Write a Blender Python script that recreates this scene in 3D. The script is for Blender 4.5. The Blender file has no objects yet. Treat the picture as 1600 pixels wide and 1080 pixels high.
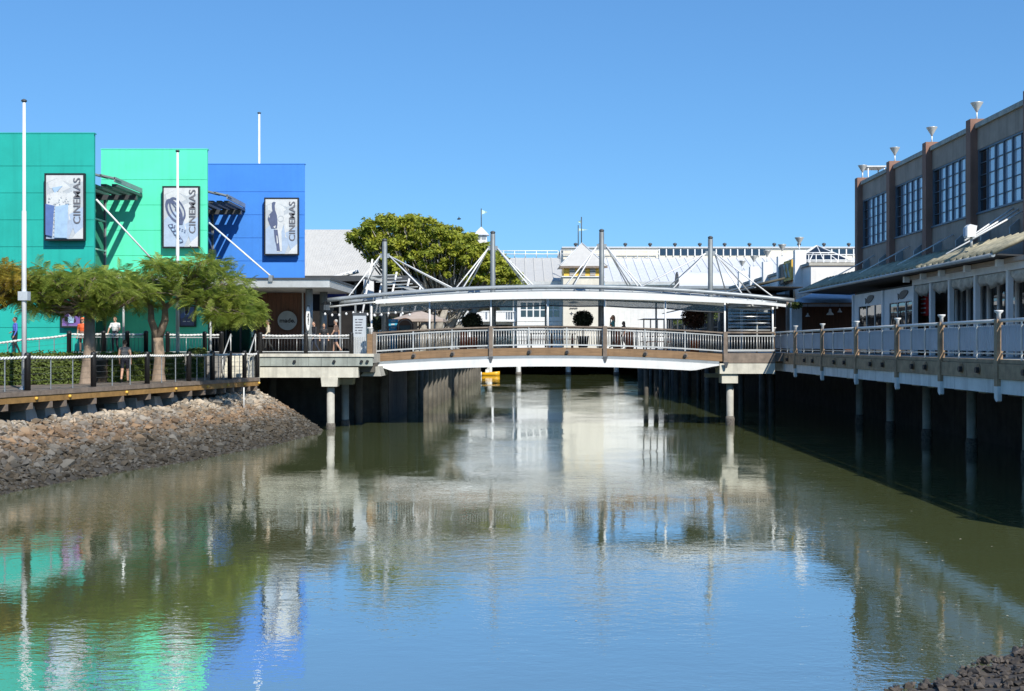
import bpy, bmesh, math, random
import numpy as np
from mathutils import Vector, Matrix, noise

random.seed(7); np.random.seed(7)
SC = bpy.context.scene
COL = SC.collection

# ------------------------------------------------------------------ camera, sky, sun, exposure
F, CX, HY, CZ = 1900.0, 800.0, 540.0, 4.1          # focal length in photo pixels, principal point, camera height over water
cam = bpy.data.cameras.new('camera'); cam.lens = F / 1600 * 36; cam.sensor_width = 36; cam.clip_end = 6000; cam.clip_start = .2
camo = bpy.data.objects.new('camera', cam); COL.objects.link(camo)
camo.location = (0, 0, CZ); camo.rotation_euler = (math.radians(90), 0, 0)
SC.camera = camo

SUN = Vector((0.5, -1.0, 1.02)).normalized()          # towards the sun
elev = math.asin(SUN.z); azim = math.atan2(SUN.x, SUN.y)
W = bpy.data.worlds.new('World'); SC.world = W; W.use_nodes = True
wn, wl = W.node_tree.nodes, W.node_tree.links
wn.clear()
wo = wn.new('ShaderNodeOutputWorld'); bg = wn.new('ShaderNodeBackground'); sk = wn.new('ShaderNodeTexSky')
sk.sky_type = 'NISHITA'; sk.sun_disc = False; sk.sun_elevation = elev; sk.sun_rotation = azim
sk.air_density = 1.0; sk.dust_density = 0.0; sk.ozone_density = 3.0; sk.altitude = 0
gm = wn.new('ShaderNodeGamma'); gm.inputs['Gamma'].default_value = .66
tn = wn.new('ShaderNodeMix'); tn.data_type = 'RGBA'; tn.blend_type = 'MULTIPLY'; tn.inputs['Factor'].default_value = 1; tn.inputs['B'].default_value = (.60, 1.14, 1.74, 1)
wl.new(sk.outputs[0], gm.inputs['Color']); wl.new(gm.outputs[0], tn.inputs['A']); wl.new(tn.outputs['Result'], bg.inputs[0]); bg.inputs[1].default_value = 0.10
wl.new(bg.outputs[0], wo.inputs[0])
sl = bpy.data.lights.new('sun', 'SUN'); sl.energy = 3.75; sl.angle = math.radians(.5); sl.color = (1, .95, .86)
slo = bpy.data.objects.new('sun', sl); COL.objects.link(slo); slo.location = (30, -60, 60)
slo.rotation_euler = (-SUN).to_track_quat('-Z', 'Y').to_euler()
vs = SC.view_settings; vs.view_transform = 'Standard'; vs.look = 'None'; vs.exposure = 0.58; vs.gamma = 1; vs.use_curve_mapping = False
SC.render.engine = 'CYCLES'
SC.cycles.max_bounces = 8; SC.cycles.transparent_max_bounces = 12; SC.cycles.use_denoising = True
SC.cycles.caustics_reflective = False; SC.cycles.caustics_refractive = False

# ------------------------------------------------------------------ helpers
def X(px, Y): return (px - CX) * Y / F
def Z(py, Y): return CZ + (HY - py) * Y / F
def P(px, py, Y): return Vector((X(px, Y), Y, Z(py, Y)))
TH = math.atan(35 / 1900); CA, SA = math.cos(TH), math.sin(TH)
def R(x, y, z=0): return Vector((x * CA + y * SA, y * CA - x * SA, z))       # canal frame -> world
def RT(p): return R(p[0], p[1], p[2])
def Yr(px, rel): return rel * F / (px - 835)                                  # distance along the canal of a photo column

def origin_of(o):
    v = Vector((0, 0, 0))
    while o is not None:
        v += Vector(o.location); o = o.parent
    return v

class MB:
    def __init__(s, T=None): s.v = []; s.f = []; s.mi = []; s.sm = []; s.T = T
    def add(s, vs, fs, mi=0, smooth=False):
        b = len(s.v)
        s.v += [tuple(s.T(p)) if s.T else tuple(p) for p in vs]
        for f in fs: s.f.append([b + i for i in f]); s.mi.append(mi); s.sm.append(smooth)
        return s
    def box(s, x0, x1, y0, y1, z0, z1, mi=0):
        vs = [(x0,y0,z0),(x1,y0,z0),(x1,y1,z0),(x0,y1,z0),(x0,y0,z1),(x1,y0,z1),(x1,y1,z1),(x0,y1,z1)]
        return s.add(vs, [(0,3,2,1),(4,5,6,7),(0,1,5,4),(1,2,6,5),(2,3,7,6),(3,0,4,7)], mi)
    def cbox(s, c, sx, sy, sz, mi=0): return s.box(c[0]-sx/2, c[0]+sx/2, c[1]-sy/2, c[1]+sy/2, c[2]-sz/2, c[2]+sz/2, mi)
    def beam(s, a, b, w, h, up=(0,0,1), mi=0):
        a = Vector(a); b = Vector(b); d = (b - a).normalized(); up = Vector(up)
        if abs(d.dot(up)) > .99: up = Vector((0, 1, 0))
        sx = d.cross(up).normalized() * (w / 2); uz = sx.cross(d).normalized() * (h / 2)
        vs = [a-sx-uz, a+sx-uz, a+sx+uz, a-sx+uz, b-sx-uz, b+sx-uz, b+sx+uz, b-sx+uz]
        return s.add(vs, [(0,1,2,3),(7,6,5,4),(0,4,5,1),(1,5,6,2),(2,6,7,3),(3,7,4,0)], mi)
    def tube(s, pts, r, n=8, mi=0, smooth=True):
        pts = [Vector(p) for p in pts]; m = len(pts)
        rs = r if isinstance(r, (list, tuple)) else [r] * m
        ref = None; vs = []
        for i, p in enumerate(pts):
            d = (pts[min(i+1, m-1)] - pts[max(i-1, 0)]).normalized()
            if ref is None:
                ref = d.orthogonal().normalized()
            ref = (ref - d * ref.dot(d)).normalized(); q = d.cross(ref)
            for k in range(n):
                a = 2 * math.pi * k / n
                vs.append(p + (ref * math.cos(a) + q * math.sin(a)) * rs[i])
        fs = []
        for i in range(m - 1):
            for k in range(n):
                k2 = (k + 1) % n
                fs.append((i*n+k, i*n+k2, (i+1)*n+k2, (i+1)*n+k))
        s.add(vs, fs, mi, smooth)
        b = len(s.v) - len(vs)
        s.f.append([b + k for k in range(n)][::-1]); s.mi.append(mi); s.sm.append(False)
        s.f.append([b + (m-1)*n + k for k in range(n)]); s.mi.append(mi); s.sm.append(False)
        return s
    def prism(s, poly, z0, z1, mi=0):
        n = len(poly)
        vs = [(p[0], p[1], z0) for p in poly] + [(p[0], p[1], z1) for p in poly]
        fs = [list(range(n))[::-1], list(range(n, 2*n))] + [(i, (i+1) % n, n+(i+1) % n, n+i) for i in range(n)]
        return s.add(vs, fs, mi)
    def extr(s, pts, d, mi=0):
        n = len(pts); d = Vector(d); pts = [Vector(p) for p in pts]
        vs = pts + [p + d for p in pts]
        fs = [list(range(n))[::-1], list(range(n, 2*n))] + [(i, (i+1) % n, n+(i+1) % n, n+i) for i in range(n)]
        return s.add(vs, fs, mi)
    def lathe(s, c, prof, n=14, mi=0, smooth=True):      # prof: (radius, z) bottom to top
        vs = []; fs = []
        for r, z in prof:
            for k in range(n):
                a = 2*math.pi*k/n; vs.append((c[0]+r*math.cos(a), c[1]+r*math.sin(a), c[2]+z))
        for i in range(len(prof)-1):
            for k in range(n):
                k2 = (k+1) % n; fs.append((i*n+k, i*n+k2, (i+1)*n+k2, (i+1)*n+k))
        fs.append(tuple(range(n))[::-1]); m = (len(prof)-1)*n; fs.append(tuple(range(m, m+n)))
        return s.add(vs, fs, mi, smooth)
    def build(s, name, mats, parent=None, origin=None, recalc=True):
        if origin is None:
            if parent is not None: origin = origin_of(parent)
            else:
                a = np.array(s.v); origin = Vector(((a[:,0].min()+a[:,0].max())/2, (a[:,1].min()+a[:,1].max())/2, a[:,2].min()))
        o_ = Vector(origin)
        me = bpy.data.meshes.new(name)
        me.from_pydata([(x-o_.x, y-o_.y, z-o_.z) for x, y, z in s.v], [], s.f)
        mats = mats if isinstance(mats, (list, tuple)) else [mats]
        for m in mats: me.materials.append(m)
        me.polygons.foreach_set('material_index', s.mi); me.polygons.foreach_set('use_smooth', s.sm)
        if recalc and len(s.f) < 20000:
            bm = bmesh.new(); bm.from_mesh(me); bmesh.ops.recalc_face_normals(bm, faces=bm.faces); bm.to_mesh(me); bm.free()
        me.update()
        o = bpy.data.objects.new(name, me); COL.objects.link(o)
        if parent is not None: o.parent = parent
        else: o.location = o_
        return o

def tag(o, label=None, cat=None, group=None, kind=None):
    if label: o['label'] = label
    if cat: o['category'] = cat
    if group: o['group'] = group
    if kind: o['kind'] = kind
    return o
def thing(name, label, cat, loc=(0, 0, 0), group=None):
    o = bpy.data.objects.new(name, None); COL.objects.link(o); o.location = loc; o.empty_display_size = .3
    return tag(o, label, cat, group)
def inst(name, me, parent, world, rot=(0, 0, 0), sc=(1, 1, 1)):
    o = bpy.data.objects.new(name, me); COL.objects.link(o)
    if parent is not None: o.parent = parent; o.location = Vector(world) - origin_of(parent)
    else: o.location = world
    o.rotation_euler = rot; o.scale = sc
    return o
def unit_mesh(name, mat, mb):
    """mesh data only, vertices as given about its own origin"""
    o = mb.build(name, mat, origin=(0, 0, 0)); me = o.data; bpy.data.objects.remove(o); return me
def dup(root, loc, label=None, rz=None, sc=None):
    r = root.copy(); COL.objects.link(r); r.location = loc
    if label: r['label'] = label
    if rz is not None: r.rotation_euler = (0, 0, rz)
    if sc is not None: r.scale = (sc, sc, sc)
    for ch in list(root.children):
        c = ch.copy(); COL.objects.link(c); c.parent = r
        for g in list(ch.children):
            d = g.copy(); COL.objects.link(d); d.parent = c
    return r

# ------------------------------------------------------------------ materials
def mat(name, col, rough=.6, metal=0.0, var=.12, nscale=1.5, bump=0.0, bscale=30.0, streak=0.0, spec=.5, col2=None, isl=0.0, objr=0.0, transl=0.0, stretch=(1,1,1)):
    m = bpy.data.materials.new(name); m.use_nodes = True
    n, l = m.node_tree.nodes, m.node_tree.links
    b = n['Principled BSDF']; out = n['Material Output']
    b.inputs['Roughness'].default_value = rough; b.inputs['Metallic'].default_value = metal
    b.inputs['Specular IOR Level'].default_value = spec
    geo = n.new('ShaderNodeNewGeometry'); mp = n.new('ShaderNodeMapping'); l.new(geo.outputs['Position'], mp.inputs[0]); mp.inputs['Scale'].default_value = stretch
    tx = n.new('ShaderNodeTexNoise'); tx.inputs['Scale'].default_value = nscale; tx.inputs['Detail'].default_value = 6; tx.inputs['Roughness'].default_value = .65
    l.new(mp.outputs[0], tx.inputs['Vector'])
    mx = n.new('ShaderNodeMix'); mx.data_type = 'RGBA'
    c = Vector(col[:3]); c2 = Vector(col2[:3]) if col2 else c * (1 - 2 * var); c1 = c if col2 else c * (1 + var)
    mx.inputs['A'].default_value = (*c2, 1); mx.inputs['B'].default_value = (*c1, 1)
    rp = n.new('ShaderNodeMapRange'); rp.inputs['From Min'].default_value = .3; rp.inputs['From Max'].default_value = .7
    l.new(tx.outputs['Fac'], rp.inputs['Value']); l.new(rp.outputs[0], mx.inputs['Factor'])
    cur = mx.outputs['Result']
    if streak:
        mp2 = n.new('ShaderNodeMapping'); mp2.inputs['Scale'].default_value = (3.0, 3.0, .18); l.new(geo.outputs['Position'], mp2.inputs[0])
        t2 = n.new('ShaderNodeTexNoise'); t2.inputs['Scale'].default_value = 1.3; t2.inputs['Detail'].default_value = 5; l.new(mp2.outputs[0], t2.inputs['Vector'])
        r2 = n.new('ShaderNodeMapRange'); r2.inputs['From Min'].default_value = .5; r2.inputs['From Max'].default_value = .75
        r2.inputs['To Min'].default_value = 1; r2.inputs['To Max'].default_value = 1 - streak; l.new(t2.outputs['Fac'], r2.inputs['Value'])
        mm = n.new('ShaderNodeMix'); mm.data_type = 'RGBA'; mm.blend_type = 'MULTIPLY'; mm.inputs['Factor'].default_value = 1
        l.new(cur, mm.inputs['A']); l.new(r2.outputs[0], mm.inputs['B']); cur = mm.outputs['Result']
    if isl or objr:
        if objr: src = n.new('ShaderNodeObjectInfo').outputs['Random']
        else: src = geo.outputs['Random Per Island']
        r3 = n.new('ShaderNodeMapRange'); a = max(isl, objr); r3.inputs['To Min'].default_value = 1 - a; r3.inputs['To Max'].default_value = 1 + a
        l.new(src, r3.inputs['Value'])
        mm = n.new('ShaderNodeMix'); mm.data_type = 'RGBA'; mm.blend_type = 'MULTIPLY'; mm.inputs['Factor'].default_value = 1
        l.new(cur, mm.inputs['A']); l.new(r3.outputs[0], mm.inputs['B']); cur = mm.outputs['Result']
    l.new(cur, b.inputs['Base Color'])
    if bump:
        t4 = n.new('ShaderNodeTexNoise'); t4.inputs['Scale'].default_value = bscale; t4.inputs['Detail'].default_value = 4; l.new(mp.outputs[0], t4.inputs['Vector'])
        bp = n.new('ShaderNodeBump'); bp.inputs['Strength'].default_value = bump; bp.inputs['Distance'].default_value = .02
        l.new(t4.outputs['Fac'], bp.inputs['Height']); l.new(bp.outputs[0], b.inputs['Normal'])
    if transl:
        t = n.new('ShaderNodeBsdfTranslucent'); ms = n.new('ShaderNodeMixShader'); ms.inputs[0].default_value = transl
        l.new(cur, t.inputs['Color']); l.new(b.outputs[0], ms.inputs[1]); l.new(t.outputs[0], ms.inputs[2]); l.new(ms.outputs[0], out.inputs[0])
    return m

def glass_mat(name, tint=(.03, .04, .05), refl=.9, rough=.02):
    m = bpy.data.materials.new(name); m.use_nodes = True
    b = m.node_tree.nodes['Principled BSDF']
    b.inputs['Base Color'].default_value = (*tint, 1); b.inputs['Roughness'].default_value = rough
    b.inputs['IOR'].default_value = 1.9; b.inputs['Specular IOR Level'].default_value = refl
    n, l = m.node_tree.nodes, m.node_tree.links
    geo = n.new('ShaderNodeNewGeometry'); t = n.new('ShaderNodeTexNoise'); t.inputs['Scale'].default_value = .8; l.new(geo.outputs['Position'], t.inputs['Vector'])
    bp = n.new('ShaderNodeBump'); bp.inputs['Strength'].default_value = .12; bp.inputs['Distance'].default_value = .05; l.new(t.outputs['Fac'], bp.inputs['Height']); l.new(bp.outputs[0], b.inputs['Normal'])
    return m

M = {}
M['teal'] = mat('teal_paint', (.022, .44, .36), .55, var=.06, nscale=.5, streak=.12, spec=.3)
M['mint'] = mat('mint_paint', (.115, .80, .50), .55, var=.05, nscale=.5, streak=.10, spec=.3)
M['blue'] = mat('blue_paint', (.065, .26, .76), .55, var=.05, nscale=.5, streak=.07, spec=.3)
M['white'] = mat('white_paint', (.80, .80, .78), .45, var=.05, streak=.08)
M['white_old'] = mat('weathered_white_paint', (.74, .75, .74), .6, var=.10, streak=.30, nscale=1.2)
M['cream'] = mat('cream_render', (.72, .67, .56), .8, var=.06, streak=.10)
M['mall_white'] = mat('mall_white_render', (.66, .66, .64), .7, var=.05, streak=.12)
M['yellow'] = mat('yellow_paint', (.80, .48, .07), .6, var=.06)
M['concrete'] = mat('concrete', (.46, .45, .40), .85, var=.14, streak=.25, bump=.25, bscale=12)
M['concrete_light'] = mat('pale_concrete', (.66, .63, .53), .85, var=.12, streak=.30, bump=.2, bscale=12)
M['concrete_green'] = mat('grey_green_concrete', (.34, .37, .33), .85, var=.12, streak=.28, bump=.2)
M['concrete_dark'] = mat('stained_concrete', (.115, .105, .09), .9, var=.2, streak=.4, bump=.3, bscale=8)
M['roof_white'] = mat('white_metal_roof', (.60, .62, .65), .5, var=.04, streak=.06)
M['roof_grey'] = mat('light_grey_metal_roof', (.52, .51, .48), .5, var=.04, streak=.08)
M['steel'] = mat('grey_steel', (.30, .33, .345), .45, metal=.3, var=.10)
M['column_mid'] = mat('stained_column_concrete', (.22, .20, .165), .9, var=.2, streak=.5, bump=.3)
M['mast'] = mat('mast_grey_steel', (.20, .225, .235), .5, metal=.2, var=.12, streak=.15)
M['steel_dark'] = mat('dark_grey_steel', (.075, .08, .085), .5, metal=.2, var=.1)
M['steel_pale'] = mat('galvanised_rail', (.62, .62, .59), .4, metal=.35, var=.10)
M['black'] = mat('black_paint', (.012, .012, .013), .5, var=.1)
M['dark'] = mat('dark_interior', (.014, .012, .011), .8, var=.3)  # shade inside the open shops put into a near-black colour
M['timber'] = mat('weathered_timber', (.27, .165, .085), .75, var=.16, nscale=3, bump=.3, bscale=20, stretch=(.4, .4, 4), streak=.2)
M['timber_grey'] = mat('grey_brown_timber', (.235, .185, .145), .8, var=.18, nscale=3, bump=.3, bscale=20, streak=.25)
M['timber_yellow'] = mat('ochre_timber', (.36, .205, .065), .7, var=.2, nscale=2.5, bump=.3, streak=.15)
M['timber_warm'] = mat('warm_weathered_timber', (.40, .275, .17), .8, var=.2, nscale=3, bump=.3, bscale=20, streak=.25)
M['deck'] = mat('deck_boards', (.17, .14, .115), .85, var=.2, nscale=2, isl=.25, bump=.2)
M['paving'] = mat('paving', (.30, .285, .26), .85, var=.15, bump=.2)
M['brown'] = mat('brown_render', (.42, .325, .26), .85, var=.12, nscale=.8, streak=.22, bump=.15)
M['redbrown'] = mat('red_brown_render', (.30, .165, .12), .85, var=.10, nscale=.8, streak=.18, bump=.15)
M['winframe'] = mat('blue_grey_window_frame', (.11, .15, .20), .5, var=.08)
M['glass'] = glass_mat('window_glass', (.50, .57, .66), 1.0)
M['glass_dark'] = glass_mat('dark_glass', (.012, .014, .017), .7)
M['wood_wall'] = mat('red_brown_wood_panel', (.14, .055, .024), .55, var=.2, nscale=2, stretch=(6, 6, .5))
M['panel_grey'] = mat('grey_blue_shade_panel', (.52, .57, .64), .7, var=.06, streak=.12, transl=.3)
M['moss'] = mat('mossy_corrugated_sheet', (.48, .43, .29), .8, var=.2, nscale=3.2, col2=(.19, .18, .13), bump=.3)
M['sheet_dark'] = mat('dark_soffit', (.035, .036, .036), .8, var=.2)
M['orange'] = mat('orange_plastic', (.72, .13, .035), .5, var=.08)
M['red'] = mat('red_sign', (.50, .022, .02), .5, var=.06)
M['cyan'] = mat('cyan_banner', (.055, .40, .62), .6, var=.06)
M['canvas'] = mat('beige_canvas', (.44, .36, .30), .85, var=.08)
M['canvas_grey'] = mat('grey_blue_canvas', (.50, .53, .60), .85, var=.06)
M['quay_dark'] = mat('shade_dark_concrete', (.055, .052, .045), .9, var=.3, streak=.4, bump=.3)  # extra dark base colour stands in for the deep shade below the wharf
M['rope'] = mat('white_rope', (.70, .69, .65), .85, var=.08, bump=.4, bscale=60)
M['redwood'] = mat('red_brown_slats', (.26, .095, .06), .7, var=.15)
M['boatyellow'] = mat('yellow_boat_paint', (.80, .42, .015), .4, var=.05)
M['barnacle'] = mat('barnacles', (.17, .155, .135), .95, var=.35, nscale=14, bump=1.0, bscale=25)
M['bark'] = mat('grey_brown_bark', (.30, .225, .165), .9, var=.2, nscale=5, bump=.6, bscale=14, stretch=(1, 1, .5))
M['bark_pale'] = mat('pale_fig_bark', (.40, .37, .32), .9, var=.2, nscale=4, bump=.5)
M['soil'] = mat('soil', (.085, .065, .045), .95, var=.25, bump=.5)
M['skin'] = mat('skin', (.52, .30, .20), .6, var=.05)
M['skin_dark'] = mat('tanned_skin', (.33, .18, .12), .6, var=.05)
def plain(name, col, rough=.7): return mat(name, col, rough, var=.07, nscale=4)
def leaf_mat(name, a, b, tr=.35, isl=.35):
    return mat(name, a, .55, var=.1, col2=b, nscale=.9, isl=isl, transl=tr, spec=.35)
M['poinciana'] = leaf_mat('feathery_green_leaves', (.40, .45, .085), (.21, .30, .055), .5)
M['poinciana_gold'] = leaf_mat('golden_leaves', (.52, .36, .05), (.27, .27, .05), .5)
M['fig'] = leaf_mat('fig_leaves', (.46, .46, .05), (.17, .24, .03), .4)
M['hedge'] = leaf_mat('hedge_leaves', (.21, .26, .055), (.07, .11, .025))
M['topiary'] = leaf_mat('dark_topiary_leaves', (.035, .05, .018), (.018, .028, .012), .15)
M['maroon'] = leaf_mat('maroon_leaves', (.10, .035, .025), (.035, .03, .018), .2)
M['palm'] = leaf_mat('bank_shrub_leaves', (.10, .13, .03), (.04, .07, .018), .3)
# ------------------------------------------------------------------ special materials
def rock_mat(name, obj_random):
    m = bpy.data.materials.new(name); m.use_nodes = True
    n, l = m.node_tree.nodes, m.node_tree.links; b = n['Principled BSDF']; b.inputs['Roughness'].default_value = .9
    geo = n.new('ShaderNodeNewGeometry')
    rnd = n.new('ShaderNodeObjectInfo').outputs['Random'] if obj_random else geo.outputs['Random Per Island']
    sx = n.new('ShaderNodeSeparateXYZ'); l.new(geo.outputs['Position'], sx.inputs[0])
    t = n.new('ShaderNodeTexNoise'); t.inputs['Scale'].default_value = .9; t.inputs['Detail'].default_value = 5; l.new(geo.outputs['Position'], t.inputs['Vector'])
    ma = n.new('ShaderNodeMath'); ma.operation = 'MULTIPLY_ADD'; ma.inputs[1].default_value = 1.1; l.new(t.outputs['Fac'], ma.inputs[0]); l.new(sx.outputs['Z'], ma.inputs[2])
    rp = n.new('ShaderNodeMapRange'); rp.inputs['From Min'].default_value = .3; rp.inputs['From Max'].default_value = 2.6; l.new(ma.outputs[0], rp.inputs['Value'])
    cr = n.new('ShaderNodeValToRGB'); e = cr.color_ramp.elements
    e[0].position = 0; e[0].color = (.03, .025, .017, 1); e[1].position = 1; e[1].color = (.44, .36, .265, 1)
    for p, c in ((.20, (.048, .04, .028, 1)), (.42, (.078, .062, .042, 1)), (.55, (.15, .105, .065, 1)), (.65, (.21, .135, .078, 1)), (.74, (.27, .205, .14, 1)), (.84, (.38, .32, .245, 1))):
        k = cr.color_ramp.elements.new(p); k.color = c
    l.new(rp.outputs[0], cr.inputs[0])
    grey = n.new('ShaderNodeMix'); grey.data_type = 'RGBA'
    r4 = n.new('ShaderNodeMapRange'); r4.inputs['From Min'].default_value = .55; r4.inputs['From Max'].default_value = .6; r4.inputs['To Max'].default_value = .55
    l.new(rnd, r4.inputs['Value']); l.new(r4.outputs[0], grey.inputs['Factor']); l.new(cr.outputs[0], grey.inputs['A']); gm = n.new('ShaderNodeMix'); gm.data_type = 'RGBA'; gm.inputs['A'].default_value = (.05, .048, .043, 1); gm.inputs['B'].default_value = (.25, .255, .24, 1); l.new(rp.outputs[0], gm.inputs['Factor']); l.new(gm.outputs['Result'], grey.inputs['B'])
    wn_ = n.new('ShaderNodeTexWhiteNoise'); wn_.noise_dimensions = '1D'; l.new(rnd, wn_.inputs['W'])
    r3 = n.new('ShaderNodeMapRange'); r3.inputs['To Min'].default_value = .6; r3.inputs['To Max'].default_value = 1.45; l.new(wn_.outputs['Value'], r3.inputs['Value'])
    mm = n.new('ShaderNodeMix'); mm.data_type = 'RGBA'; mm.blend_type = 'MULTIPLY'; mm.inputs['Factor'].default_value = 1
    l.new(grey.outputs['Result'], mm.inputs['A']); l.new(r3.outputs[0], mm.inputs['B']); l.new(mm.outputs['Result'], b.inputs['Base Color'])
    t4 = n.new('ShaderNodeTexNoise'); t4.inputs['Scale'].default_value = 25; l.new(geo.outputs['Position'], t4.inputs['Vector'])
    bp = n.new('ShaderNodeBump'); bp.inputs['Strength'].default_value = .5; bp.inputs['Distance'].default_value = .02; l.new(t4.outputs['Fac'], bp.inputs['Height']); l.new(bp.outputs[0], b.inputs['Normal'])
    return m
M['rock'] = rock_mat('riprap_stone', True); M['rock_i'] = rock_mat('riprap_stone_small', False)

def water_mat():
    m = bpy.data.materials.new('canal_water'); m.use_nodes = True
    n, l = m.node_tree.nodes, m.node_tree.links; n.clear()
    out = n.new('ShaderNodeOutputMaterial'); geo = n.new('ShaderNodeNewGeometry')
    def noise_(scale, sx, sy, det=2, rough=.5):
        mp = n.new('ShaderNodeMapping'); mp.inputs['Scale'].default_value = (sx, sy, 1); l.new(geo.outputs['Position'], mp.inputs[0])
        t = n.new('ShaderNodeTexNoise'); t.inputs['Scale'].default_value = scale; t.inputs['Detail'].default_value = det; t.inputs['Roughness'].default_value = rough
        l.new(mp.outputs[0], t.inputs['Vector']); return t.outputs['Fac']
    def math_(op, a, b):
        k = n.new('ShaderNodeMath'); k.operation = op
        for i, v in enumerate((a, b)):
            if isinstance(v, (int, float)): k.inputs[i].default_value = v
            else: l.new(v, k.inputs[i])
        return k.outputs[0]
    rip = noise_(3.2, 1.0, 1.5, 3, .55); swell = noise_(.55, .7, 1.3, 2); fine = noise_(11, 1, 1.4, 2)
    patch = noise_(.075, 1.6, 1.0, 3, .6)
    pr = n.new('ShaderNodeMapRange'); pr.inputs['From Min'].default_value = .44; pr.inputs['From Max'].default_value = .64; pr.inputs['To Min'].default_value = .15; pr.inputs['To Max'].default_value = .85
    l.new(patch, pr.inputs['Value'])
    h = math_('ADD', math_('MULTIPLY', rip, .020), math_('MULTIPLY', swell, .035))
    h = math_('ADD', h, math_('MULTIPLY', fine, .006))
    h = math_('MULTIPLY', h, pr.outputs[0])
    bp = n.new('ShaderNodeBump'); bp.inputs['Strength'].default_value = .55; bp.inputs['Distance'].default_value = 1.0; l.new(h, bp.inputs['Height'])
    dif = n.new('ShaderNodeBsdfDiffuse'); gl = n.new('ShaderNodeBsdfGlossy'); gl.inputs['Roughness'].default_value = .015
    gl.inputs['Color'].default_value = (.95, .97, .97, 1)
    murk = noise_(.12, 1, 1, 3)
    cm = n.new('ShaderNodeMix'); cm.data_type = 'RGBA'; cm.inputs['A'].default_value = (.16, .195, .078, 1); cm.inputs['B'].default_value = (.19, .225, .095, 1); l.new(murk, cm.inputs['Factor'])
    l.new(cm.outputs['Result'], dif.inputs['Color'])
    l.new(bp.outputs[0], gl.inputs['Normal'])
    fr = n.new('ShaderNodeFresnel'); fr.inputs['IOR'].default_value = 1.5; l.new(bp.outputs[0], fr.inputs['Normal'])
    fac = math_('ADD', math_('MULTIPLY', fr.outputs[0], .32), .66)
    ms = n.new('ShaderNodeMixShader'); l.new(fac, ms.inputs[0]); l.new(dif.outputs[0], ms.inputs[1]); l.new(gl.outputs[0], ms.inputs[2])
    l.new(ms.outputs[0], out.inputs[0]); return m
M['water'] = water_mat()

# ------------------------------------------------------------------ ground, canal, quays
ZD = 3.7           # level of plaza, decks and bridge ends
ZB = 2.6           # level of the timber boardwalk
tag(MB().box(-3000, 3000, -600, 5000, -3.0, -2.6).build('ground', M['soil']), kind='structure')
tag(MB().box(-120, 120, -80, 262, -.02, 0).build('canal_water', M['water']), kind='structure')

BW0, BW1 = Vector((-20.7, 20.0)), Vector((-12.0, 57.0))                      # outer edge of the boardwalk
bd = (BW1 - BW0).normalized(); bn = Vector((-bd.y, bd.x))                    # along, and away from the water
def bw(t, off=0): p = BW0 + (BW1 - BW0) * t + bn * off; return p
def bw_px(px, off=0):                                                         # where a photo column meets the boardwalk line
    k = (px - CX) / F; a = BW0 + bn * off; d = BW1 - BW0
    t = (k * a.y - a.x) / (d.x - k * d.y); return a + d * t, t

# lower ground behind the rock bank, and the plaza behind it
lg = [bw(-.9, 1.0), bw(1, 1.0), (-12.6, 57.3), (-13.6, 60), (-14, 66), (-200, 66), (-200, -80)]
tag(MB().prism([tuple(p) for p in lg], -2, 2.42).build('lower_ground', M['soil']), kind='structure')
def edgeL(y): return R(-7.95, y)
pl = MB().prism([(-200, 54.6), (-16.3, 54.6), (-16.3, 57.3), (-13.75, 57.3), (-13.75, 66.0), (-200, 66.0)], 2.425, ZD - .004).build('plaza', M['paving']); tag(pl, kind='structure')
q = MB(); q.prism([(-200, 66.02), (-7.9 + .0184 * 66, 66.02), tuple(edgeL(176)[:2]), (-200, 176)], -2, ZD - .05)
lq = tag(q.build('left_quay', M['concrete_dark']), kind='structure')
# concrete columns that stand in front of the left quay wall
cp = unit_mesh('quay_column', M['column_mid'], MB().lathe((0, 0, 0), [(.30, -2.0), (.30, 3.2), (.30, 3.29)], 12))
for k in range(19):
    y = 67.2 + k * 3.4 + (k > 9) * (k - 9) * 2
    inst('quay_column', cp, lq, R(-6.75, y))
qq = MB(RT); qq.box(-8.0, -5.75, 66.7, 168, 3.3, 3.62); o = qq.build('capping_beam', M['concrete'], lq)

# right quay and far end
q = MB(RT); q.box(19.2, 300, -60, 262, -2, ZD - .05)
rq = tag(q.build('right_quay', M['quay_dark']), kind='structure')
q = MB(RT); q.prism([(-60, 198), (60, 198), (60, 262), (-60, 262)], -2, 2.9)
fe = q; fe.extr([(-60, 188, -.4), (-60, 198, 2.9), (-60, 198.2, -.4)], (120, 0, 0))
tag(fe.build('far_bank', M['soil']), kind='structure')

# ------------------------------------------------------------------ rock bank
toe = np.array([(-17.2,18),(-15.4,26),(-13.8,32.7),(-12.2,39),(-11.0,42.5),(-9.7,48.4),(-8.75,55.6),(-8.75,58.8)])
cre = np.array([bw(-.05,.35),bw(.15,.35),bw(.36,.35),bw(.53,.35),bw(.62,.35),bw(.78,.35),bw(.965,.30),(-12.5,58.7)])
uu = np.array([0,.19,.36,.52,.60,.76,.94,1.0])
def bank(u, v):
    t = np.array([np.interp(u, uu, toe[:,0]), np.interp(u, uu, toe[:,1])]); c = np.array([np.interp(u, uu, cre[:,0]), np.interp(u, uu, cre[:,1])])
    p = t + (c - t) * v
    z = -.35 + (1.92 + .42 * max(0, (u - .7) / .3)) * (v ** .82) + .10 * noise.noise((p[0]*.5, p[1]*.5, 0))
    return Vector((p[0], p[1], z))
mb = MB(); nu, nv = 70, 14
for i in range(nu + 5):
    u = min(i / nu, 1)
    for j in range(nv + 1):
        p = bank(u, j / nv)
        if i > nu: p = p + Vector((-.3, .45, -.75)) * (i - nu)
        mb.v.append(tuple(p))
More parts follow.
